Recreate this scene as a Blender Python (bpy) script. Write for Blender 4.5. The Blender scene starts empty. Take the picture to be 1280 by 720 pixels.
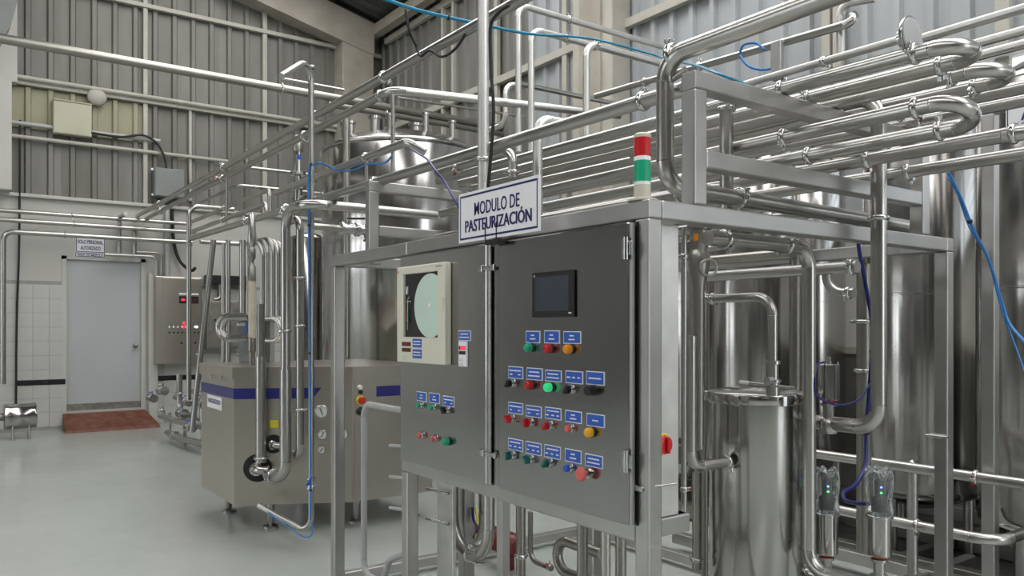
import bpy, bmesh, math, random
from mathutils import Vector, Matrix

random.seed(11)
SC = bpy.context.scene
COL = SC.collection
RAD = math.radians

# ------------------------------------------------------------------ camera, light, exposure
cam_data = bpy.data.cameras.new('camera')
cam_data.sensor_width = 36.0
cam_data.lens = 996.0 / 1280.0 * 36.0
cam_data.shift_y = 49.0 / 1280.0
cam_data.clip_start = 0.05
cam_data.clip_end = 100
cam = bpy.data.objects.new('camera', cam_data)
COL.objects.link(cam)
cam.location = (0, 0, 1.45)
cam.rotation_euler = (RAD(90), 0, math.atan2(0.812, 0.583))
SC.camera = cam

world = bpy.data.worlds.new('world')
SC.world = world
world.use_nodes = True
world.node_tree.nodes['Background'].inputs['Color'].default_value = (0.80, 0.88, 1.0, 1)
world.node_tree.nodes['Background'].inputs['Strength'].default_value = 0.9

SC.view_settings.view_transform = 'Standard'
SC.view_settings.look = 'None'
SC.view_settings.gamma = 1
SC.view_settings.use_curve_mapping = False
SC.view_settings.exposure = -0.5

SKYLIGHT = 6.0      # daylight through the translucent roof strips
WINDOW = 5.0        # daylight through the translucent panels of the end wall


def area(name, loc, rot, sx, sy, power, color=(1, 1, 1)):
    d = bpy.data.lights.new(name, 'AREA')
    d.shape = 'RECTANGLE'
    d.size, d.size_y = sx, sy
    d.energy = power
    d.color = color
    o = bpy.data.objects.new(name, d)
    COL.objects.link(o)
    o.location = loc
    o.rotation_euler = rot
    return o


# ------------------------------------------------------------------ materials
def new_mat(name):
    m = bpy.data.materials.new(name)
    m.use_nodes = True
    nt = m.node_tree
    return m, nt, nt.nodes['Principled BSDF']


def ramp_between(nt, fac, c0, c1, lo=0.3, hi=0.7):
    r = nt.nodes.new('ShaderNodeValToRGB')
    r.color_ramp.elements[0].position = lo
    r.color_ramp.elements[1].position = hi
    r.color_ramp.elements[0].color = (*c0, 1)
    r.color_ramp.elements[1].color = (*c1, 1)
    nt.links.new(fac, r.inputs['Fac'])
    return r.outputs['Color']


def noise(nt, scale, detail=4.0, stretch=(1, 1, 1)):
    tc = nt.nodes.new('ShaderNodeTexCoord')
    mp = nt.nodes.new('ShaderNodeMapping')
    mp.inputs['Scale'].default_value = stretch
    nt.links.new(tc.outputs['Object'], mp.inputs['Vector'])
    n = nt.nodes.new('ShaderNodeTexNoise')
    n.inputs['Scale'].default_value = scale
    n.inputs['Detail'].default_value = detail
    nt.links.new(mp.outputs['Vector'], n.inputs['Vector'])
    return n.outputs['Fac']


def bump(nt, b, fac, strength, dist=0.01):
    bp = nt.nodes.new('ShaderNodeBump')
    bp.inputs['Strength'].default_value = strength
    bp.inputs['Distance'].default_value = dist
    nt.links.new(fac, bp.inputs['Height'])
    nt.links.new(bp.outputs['Normal'], b.inputs['Normal'])


def metal(name, col, rough, var=0.08, scale=14.0, stretch=(1, 1, 1), bmp=0.0, tint=0.06):
    m, nt, b = new_mat(name)
    b.inputs['Metallic'].default_value = 1.0
    f = noise(nt, scale, 5, stretch)
    c = ramp_between(nt, f, tuple(max(0, x - tint) for x in col), tuple(min(1, x + tint) for x in col))
    nt.links.new(c, b.inputs['Base Color'])
    mr = nt.nodes.new('ShaderNodeMapRange')
    mr.inputs['To Min'].default_value = max(0.03, rough - var)
    mr.inputs['To Max'].default_value = rough + var
    nt.links.new(f, mr.inputs['Value'])
    nt.links.new(mr.outputs['Result'], b.inputs['Roughness'])
    if bmp:
        bump(nt, b, f, bmp, 0.004)
    return m


def paint(name, col, rough=0.5, var=0.04, scale=5.0, spec=0.5, bmp=0.0, stretch=(1, 1, 1), metallic=0.0):
    m, nt, b = new_mat(name)
    f = noise(nt, scale, 6, stretch)
    c = ramp_between(nt, f, tuple(max(0, x - var) for x in col), tuple(min(1, x + var) for x in col))
    nt.links.new(c, b.inputs['Base Color'])
    b.inputs['Roughness'].default_value = rough
    b.inputs['Metallic'].default_value = metallic
    b.inputs['Specular IOR Level'].default_value = spec
    if bmp:
        bump(nt, b, f, bmp)
    return m


def glow(name, col, strength, base=None):
    m, nt, b = new_mat(name)
    b.inputs['Base Color'].default_value = (*(base or col), 1)
    b.inputs['Emission Color'].default_value = (*col, 1)
    b.inputs['Emission Strength'].default_value = strength
    b.inputs['Roughness'].default_value = 0.4
    return m


def clear(name, col, rough, trans=1.0, ior=1.45):
    m, nt, b = new_mat(name)
    b.inputs['Base Color'].default_value = (*col, 1)
    b.inputs['Transmission Weight'].default_value = trans
    b.inputs['Roughness'].default_value = rough
    b.inputs['IOR'].default_value = ior
    return m


M = {
    'steel': metal('polished_steel_tube', (0.47, 0.460, 0.438), 0.285, 0.03, 4, (1, 1, 1), 0.0, 0.015),
    'steel_matte': metal('dull_steel_tube', (0.35, 0.335, 0.305), 0.36, 0.04, 5, (1, 1, 1), 0.0, 0.02),
    'steel_pale': metal('pale_satin_tube', (0.66, 0.655, 0.635), 0.44, 0.04, 4, (1, 1, 1), 0.0, 0.02),
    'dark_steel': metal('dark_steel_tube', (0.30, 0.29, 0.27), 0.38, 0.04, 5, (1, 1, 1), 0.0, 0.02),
    'frame': metal('satin_frame_steel', (0.48, 0.47, 0.455), 0.38, 0.05, 7, (1, 1, 1), 0.0, 0.03),
    'panel': metal('brushed_panel_steel', (0.40, 0.395, 0.395), 0.17, 0.04, 2.2, (1, 1, 1), 0.5, 0.02),
    'side': metal('pale_cabinet_steel', (0.74, 0.73, 0.71), 0.48, 0.05, 12),
    'tank': metal('tank_steel', (0.43, 0.42, 0.405), 0.17, 0.04, 3.0, (6, 6, 0.3), 0.0, 0.03),
    'machine': metal('machine_sheet_steel', (0.52, 0.485, 0.435), 0.30, 0.04, 1.2, (1, 1, 1), 0.0, 0.012),
    'skid': metal('tank_shade_dark', (0.09, 0.088, 0.082), 0.45, 0.05, 3),  # near black, carries the floor shade below the tanks
    'clamp': metal('clamp_steel', (0.55, 0.55, 0.54), 0.22, 0.06, 40),
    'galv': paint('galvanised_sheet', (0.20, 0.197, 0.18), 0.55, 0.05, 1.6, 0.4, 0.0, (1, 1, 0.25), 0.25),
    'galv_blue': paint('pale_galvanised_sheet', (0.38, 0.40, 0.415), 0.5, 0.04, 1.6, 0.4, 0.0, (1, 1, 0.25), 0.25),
    'roof': paint('dark_roof_sheet', (0.09, 0.088, 0.08), 0.7, 0.03, 2.0),
    'concrete': paint('cream_painted_concrete', (0.37, 0.34, 0.29), 0.75, 0.05, 2.5, 0.3, 0.15),
    'cream': paint('cream_paint', (0.44, 0.42, 0.37), 0.55, 0.04, 4.0),
    'white': paint('white_plaster', (0.50, 0.495, 0.465), 0.6, 0.03, 1.5),
    'tile': paint('white_glazed_tile', (0.50, 0.50, 0.475), 0.28, 0.03, 3.0),
    'grout': paint('grey_grout', (0.32, 0.315, 0.30), 0.8, 0.03, 10),
    'black_tile': paint('black_tile', (0.012, 0.012, 0.014), 0.25, 0.004, 5),
    'door': paint('white_door_paint', (0.44, 0.46, 0.472), 0.45, 0.02, 0.8),
    'kick': metal('kick_plate', (0.32, 0.31, 0.28), 0.5),
    'ramp': paint('red_brown_ramp_paint', (0.16, 0.058, 0.036), 0.55, 0.03, 9, 0.4, 0.05),
    'beige_box': paint('beige_enamel', (0.46, 0.45, 0.34), 0.5, 0.015, 2),
    'olive': paint('olive_sheet_paint', (0.33, 0.32, 0.22), 0.6, 0.03, 2),
    'grey_box': paint('grey_enamel', (0.21, 0.22, 0.215), 0.5, 0.015, 3),
    'grey_paint': paint('grey_conduit_paint', (0.42, 0.425, 0.425), 0.4, 0.03, 10),
    'stripe': paint('navy_stripe', (0.020, 0.022, 0.17), 0.35, 0.004, 3),
    'label_white': paint('white_label', (0.90, 0.90, 0.93), 0.4, 0.01, 3),
    'label_blue': paint('blue_label', (0.030, 0.11, 0.50), 0.35, 0.01, 3),
    'ink': paint('navy_ink', (0.022, 0.018, 0.12), 0.5, 0.003, 3),
    'yellow_lab': paint('yellow_sticker', (0.72, 0.62, 0.03), 0.4, 0.02, 3),
    'red': paint('red_plastic', (0.55, 0.018, 0.022), 0.25, 0.01, 4),
    'dark_red': paint('dark_red_nut', (0.30, 0.02, 0.02), 0.35, 0.01, 4),
    'red_pale': paint('pale_red_plastic', (0.72, 0.13, 0.12), 0.35, 0.01, 4),
    'green': paint('green_plastic', (0.01, 0.38, 0.20), 0.3, 0.01, 4),
    'teal': paint('teal_plastic', (0.0, 0.12, 0.10), 0.3, 0.01, 4),
    'amber': paint('amber_plastic', (0.85, 0.32, 0.02), 0.3, 0.02, 4),
    'blue': paint('blue_plastic', (0.02, 0.09, 0.55), 0.3, 0.01, 4),
    'black': paint('black_plastic', (0.014, 0.014, 0.015), 0.35, 0.004, 4),
    'rubber': paint('black_rubber', (0.010, 0.010, 0.011), 0.6, 0.003, 4),
    'recorder': paint('recorder_beige', (0.74, 0.72, 0.61), 0.45, 0.015, 3),
    'lamp_beige': paint('lamp_beige', (0.60, 0.57, 0.48), 0.4, 0.02, 3),
    'disc': paint('chart_paper', (0.62, 0.76, 0.68), 0.5, 0.02, 6),
    'screen': paint('dark_glass_screen', (0.055, 0.065, 0.085), 0.12, 0.012, 4),
    'hose_blue': paint('blue_air_hose', (0.025, 0.19, 0.52), 0.35, 0.01, 3),
    'hose_teal': paint('teal_air_hose', (0.01, 0.22, 0.38), 0.35, 0.01, 3),
    'hose_navy': paint('navy_air_hose', (0.010, 0.014, 0.14), 0.35, 0.01, 3),
    'brass': metal('brass', (0.60, 0.42, 0.14), 0.3),
    'gauge_face': paint('gauge_face', (0.66, 0.68, 0.66), 0.3, 0.01, 3),
    'beige_tube': paint('beige_scale', (0.56, 0.50, 0.41), 0.5, 0.03, 20),
    'motor_red': paint('red_motor_enamel', (0.17, 0.014, 0.012), 0.4, 0.02, 4),
    'floor': None,
    'bottle': clear('clear_plastic_bottle', (0.88, 0.93, 0.95), 0.08, 0.92, 1.25),
    'glass': clear('sight_glass', (0.9, 0.95, 0.97), 0.05, 0.7),
    'skylight': glow('translucent_roof_daylight', (1.0, 0.992, 0.975), SKYLIGHT),
    'louvre': paint('louvre_glass', (0.62, 0.65, 0.68), 0.3, 0.02, 3),
    'louvre_day': glow('louvre_daylight', (0.90, 0.95, 1.0), 2.0),
    'window': glow('translucent_wall_daylight', (0.93, 0.97, 1.0), WINDOW),
    'led_red': glow('red_led', (1.0, 0.02, 0.04), 3.0),
    'led_dark': glow('dim_red_digits', (0.5, 0.0, 0.01), 0.25, (0.05, 0, 0)),
    'led_white': glow('white_led', (0.85, 0.9, 1.0), 4.0),
    'led_blue': glow('blue_led', (0.15, 0.25, 1.0), 5.0),
    'led_green': glow('green_led', (0.1, 1.0, 0.25), 3.0),
    'green_lit': glow('lit_green_cap', (0.05, 0.85, 0.30), 0.55, (0.02, 0.5, 0.2)),
    'amber_lit': paint('amber_lens', (0.85, 0.45, 0.02), 0.25, 0.02, 3),
}
m, nt, b = new_mat('epoxy_floor')
f1 = noise(nt, 0.7, 6)
f2 = noise(nt, 6.0, 5)
mx = nt.nodes.new('ShaderNodeMath')
mx.operation = 'MULTIPLY_ADD'
mx.inputs[1].default_value = 0.35
nt.links.new(f2, mx.inputs[0])
nt.links.new(f1, mx.inputs[2])
nt.links.new(ramp_between(nt, mx.outputs[0], (0.37, 0.395, 0.37), (0.44, 0.47, 0.445), 0.45, 0.95), b.inputs['Base Color'])
b.inputs['Roughness'].default_value = 0.20
bump(nt, b, f2, 0.05, 0.01)
M['floor'] = m


# ------------------------------------------------------------------ mesh helpers
class MB:
    """collects faces in world metres and links them as one mesh object"""

    def __init__(self):
        self.v, self.f, self.round = [], [], set()

    def box(self, a, b, bev=0.0):
        x0, y0, z0 = (min(p, q) for p, q in zip(a, b))
        x1, y1, z1 = (max(p, q) for p, q in zip(a, b))
        c = Vector(((x0 + x1) / 2, (y0 + y1) / 2, (z0 + z1) / 2))
        return self.obox(c, Vector((1, 0, 0)), Vector((0, 1, 0)), Vector((0, 0, 1)),
                         (x1 - x0) / 2, (y1 - y0) / 2, (z1 - z0) / 2, bev)

    def obox(self, c, ax, ay, az, hx, hy, hz, bev=0.0):
        n = len(self.v)
        if bev <= 0:
            for sz in (-1, 1):
                for sx, sy in ((-1, -1), (1, -1), (1, 1), (-1, 1)):
                    self.v.append(c + ax * hx * sx + ay * hy * sy + az * hz * sz)
            for q in ((3, 2, 1, 0), (4, 5, 6, 7), (0, 1, 5, 4), (1, 2, 6, 5), (2, 3, 7, 6), (3, 0, 4, 7)):
                self.f.append([n + i for i in q])
            return self
        bm = bmesh.new()
        bmesh.ops.create_cube(bm, size=1.0)
        for w in bm.verts:
            w.co = Vector((w.co.x * 2 * hx, w.co.y * 2 * hy, w.co.z * 2 * hz))
        bmesh.ops.bevel(bm, geom=list(bm.edges), offset=min(bev, hx * .9, hy * .9, hz * .9), segments=2, affect='EDGES', profile=0.5)
        bm.verts.index_update()
        for w in bm.verts:
            self.v.append(c + ax * w.co.x + ay * w.co.y + az * w.co.z)
        for fc in bm.faces:
            self.f.append([n + w.index for w in fc.verts])
        bm.free()
        return self

    def prism(self, poly, z0, z1):
        n, k = len(self.v), len(poly)
        self.v += [Vector((p[0], p[1], z0)) for p in poly] + [Vector((p[0], p[1], z1)) for p in poly]
        self.f.append([n + i for i in reversed(range(k))])
        self.f.append([n + k + i for i in range(k)])
        for i in range(k):
            j = (i + 1) % k
            self.f.append([n + i, n + j, n + k + j, n + k + i])
        return self

    def hull(self, pts, d):
        """a flat polygon given in space, thickened by the vector d"""
        n, k = len(self.v), len(pts)
        d = Vector(d)
        self.v += [Vector(p) for p in pts] + [Vector(p) + d for p in pts]
        self.f.append([n + i for i in range(k)])
        self.f.append([n + k + i for i in reversed(range(k))])
        for i in range(k):
            j = (i + 1) % k
            self.f.append([n + j, n + i, n + k + i, n + k + j])
        return self

    def lathe(self, c, prof, n=24, axis=(0, 0, 1), cap0=True, cap1=True):
        """prof: (radius, distance along axis)"""
        az = Vector(axis).normalized()
        ax = az.orthogonal().normalized()
        ay = az.cross(ax)
        c = Vector(c)
        base = len(self.v)
        for r, h in prof:
            for i in range(n):
                a = 2 * math.pi * i / n
                self.v.append(c + az * h + (ax * math.cos(a) + ay * math.sin(a)) * r)
        for k in range(len(prof) - 1):
            for i in range(n):
                j = (i + 1) % n
                p = base + k * n
                self.round.add(len(self.f))
                self.f.append([p + i, p + j, p + n + j, p + n + i])
        if cap0:
            self.f.append([base + i for i in reversed(range(n))])
        if cap1:
            p = base + (len(prof) - 1) * n
            self.f.append([p + i for i in range(n)])
        return self

    def cyl(self, p0, p1, r, n=16):
        p0, p1 = Vector(p0), Vector(p1)
        return self.lathe(p0, [(r, 0), (r, (p1 - p0).length)], n, p1 - p0)

    def torus(self, c, axis, R, r, n=24, k=8):
        az = Vector(axis).normalized()
        ax = az.orthogonal().normalized()
        ay = az.cross(ax)
        pts = [Vector(c) + (ax * math.cos(2 * math.pi * i / n) + ay * math.sin(2 * math.pi * i / n)) * R for i in range(n)]
        return self.sweep(pts, r, k, closed=True)

    def sweep(self, pts, r, n=12, closed=False, caps=True):
        pts = [Vector(p) for p in pts]
        m = len(pts)
        base = len(self.v)
        up = None
        for i, p in enumerate(pts):
            if closed:
                t = pts[(i + 1) % m] - pts[i - 1]
            else:
                t = pts[min(i + 1, m - 1)] - pts[max(i - 1, 0)]
            t = t.normalized()
            if up is None:
                up = t.orthogonal().normalized()
            up = (up - t * up.dot(t)).normalized()
            sd = t.cross(up)
            rr = r[i] if isinstance(r, (list, tuple)) else r
            for j in range(n):
                a = 2 * math.pi * j / n
                self.v.append(p + (up * math.cos(a) + sd * math.sin(a)) * rr)
        for i in range(m if closed else m - 1):
            for j in range(n):
                q = (j + 1) % n
                a, b2 = base + i * n, base + ((i + 1) % m) * n
                self.round.add(len(self.f))
                self.f.append([a + j, a + q, b2 + q, b2 + j])
        if caps and not closed:
            self.f.append([base + j for j in reversed(range(n))])
            self.f.append([base + (m - 1) * n + j for j in range(n)])
        return self

    def mesh(self, name, mat, origin=(0, 0, 0)):
        me = bpy.data.meshes.new(name)
        o = Vector(origin)
        me.from_pydata([tuple(p - o) for p in self.v], [], self.f)
        me.materials.append(mat)
        me.set_sharp_from_angle(angle=RAD(48))
        me.polygons.foreach_set('use_smooth', [i in self.round for i in range(len(me.polygons))])
        me.update()
        return me

    def build(self, name, mat, parent=None, origin=None):
        """origin: world position of the object's own origin"""
        mat = M[mat] if isinstance(mat, str) else mat
        pw = world_loc(parent) if parent else Vector((0, 0, 0))
        og = Vector(origin) if origin is not None else pw
        o = bpy.data.objects.new(name, self.mesh(name, mat, og))
        COL.objects.link(o)
        o.parent = parent
        o.location = og - pw
        return o


def world_loc(o):
    p = Vector((0, 0, 0))
    while o:
        p += o.location
        o = o.parent
    return p


def tag(o, label=None, cat=None, group=None, kind=None):
    if label:
        o['label'] = label
    if cat:
        o['category'] = cat
    if group:
        o['group'] = group
    if kind:
        o['kind'] = kind
    return o


def thing(name, label, cat, loc, group=None):
    o = bpy.data.objects.new(name, None)
    o.empty_display_size = 0.05
    COL.objects.link(o)
    o.location = loc
    return tag(o, label, cat, group)


def place(mesh, name, parent, loc):
    o = bpy.data.objects.new(name, mesh)
    COL.objects.link(o)
    o.parent = parent
    o.location = Vector(loc) - (world_loc(parent) if parent else Vector((0, 0, 0)))
    return o


def text_mesh(body, size, width, origin, ux, uy, mat, bold=0.012, depth=0.0008, fat=0.0):
    """block lettering, centred on origin, squeezed to the given width; origin becomes the mesh origin"""
    cu = bpy.data.curves.new('lettering', 'FONT')
    cu.body = body
    cu.size = 1.0
    cu.offset = bold
    cu.align_x = 'CENTER'
    cu.align_y = 'CENTER'
    cu.resolution_u = 3
    o = bpy.data.objects.new('lettering', cu)
    COL.objects.link(o)
    bpy.context.view_layer.update()
    me = bpy.data.meshes.new_from_object(o.evaluated_get(bpy.context.evaluated_depsgraph_get()))
    bpy.data.objects.remove(o)
    bpy.data.curves.remove(cu)
    xs = [v.co.x for v in me.vertices]
    ys = [v.co.y for v in me.vertices]
    sx = width / (max(xs) - min(xs))
    cap = 0.73
    sy = size / cap
    mx_, my_ = (max(xs) + min(xs)) / 2, 0.0 if len(body) > 3 else (max(ys) + min(ys)) / 2
    ux, uy = Vector(ux), Vector(uy)
    nz = ux.cross(uy)
    for v in me.vertices:
        v.co = ux * ((v.co.x - mx_) * sx) + uy * ((v.co.y - my_) * sy) + nz * depth
    if fat:
        bm = bmesh.new()
        bm.from_mesh(me)
        for d in (-fat, fat):
            t = bm.verts
            n0 = len(bm.verts)
            bm.from_mesh(me)
            bm.verts.ensure_lookup_table()
            for w in bm.verts[n0:]:
                w.co += ux * d + nz * (.0001 if d > 0 else .0002)
        bm.to_mesh(me)
        bm.free()
    me.materials.clear()
    me.materials.append(mat)
    return me


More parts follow.
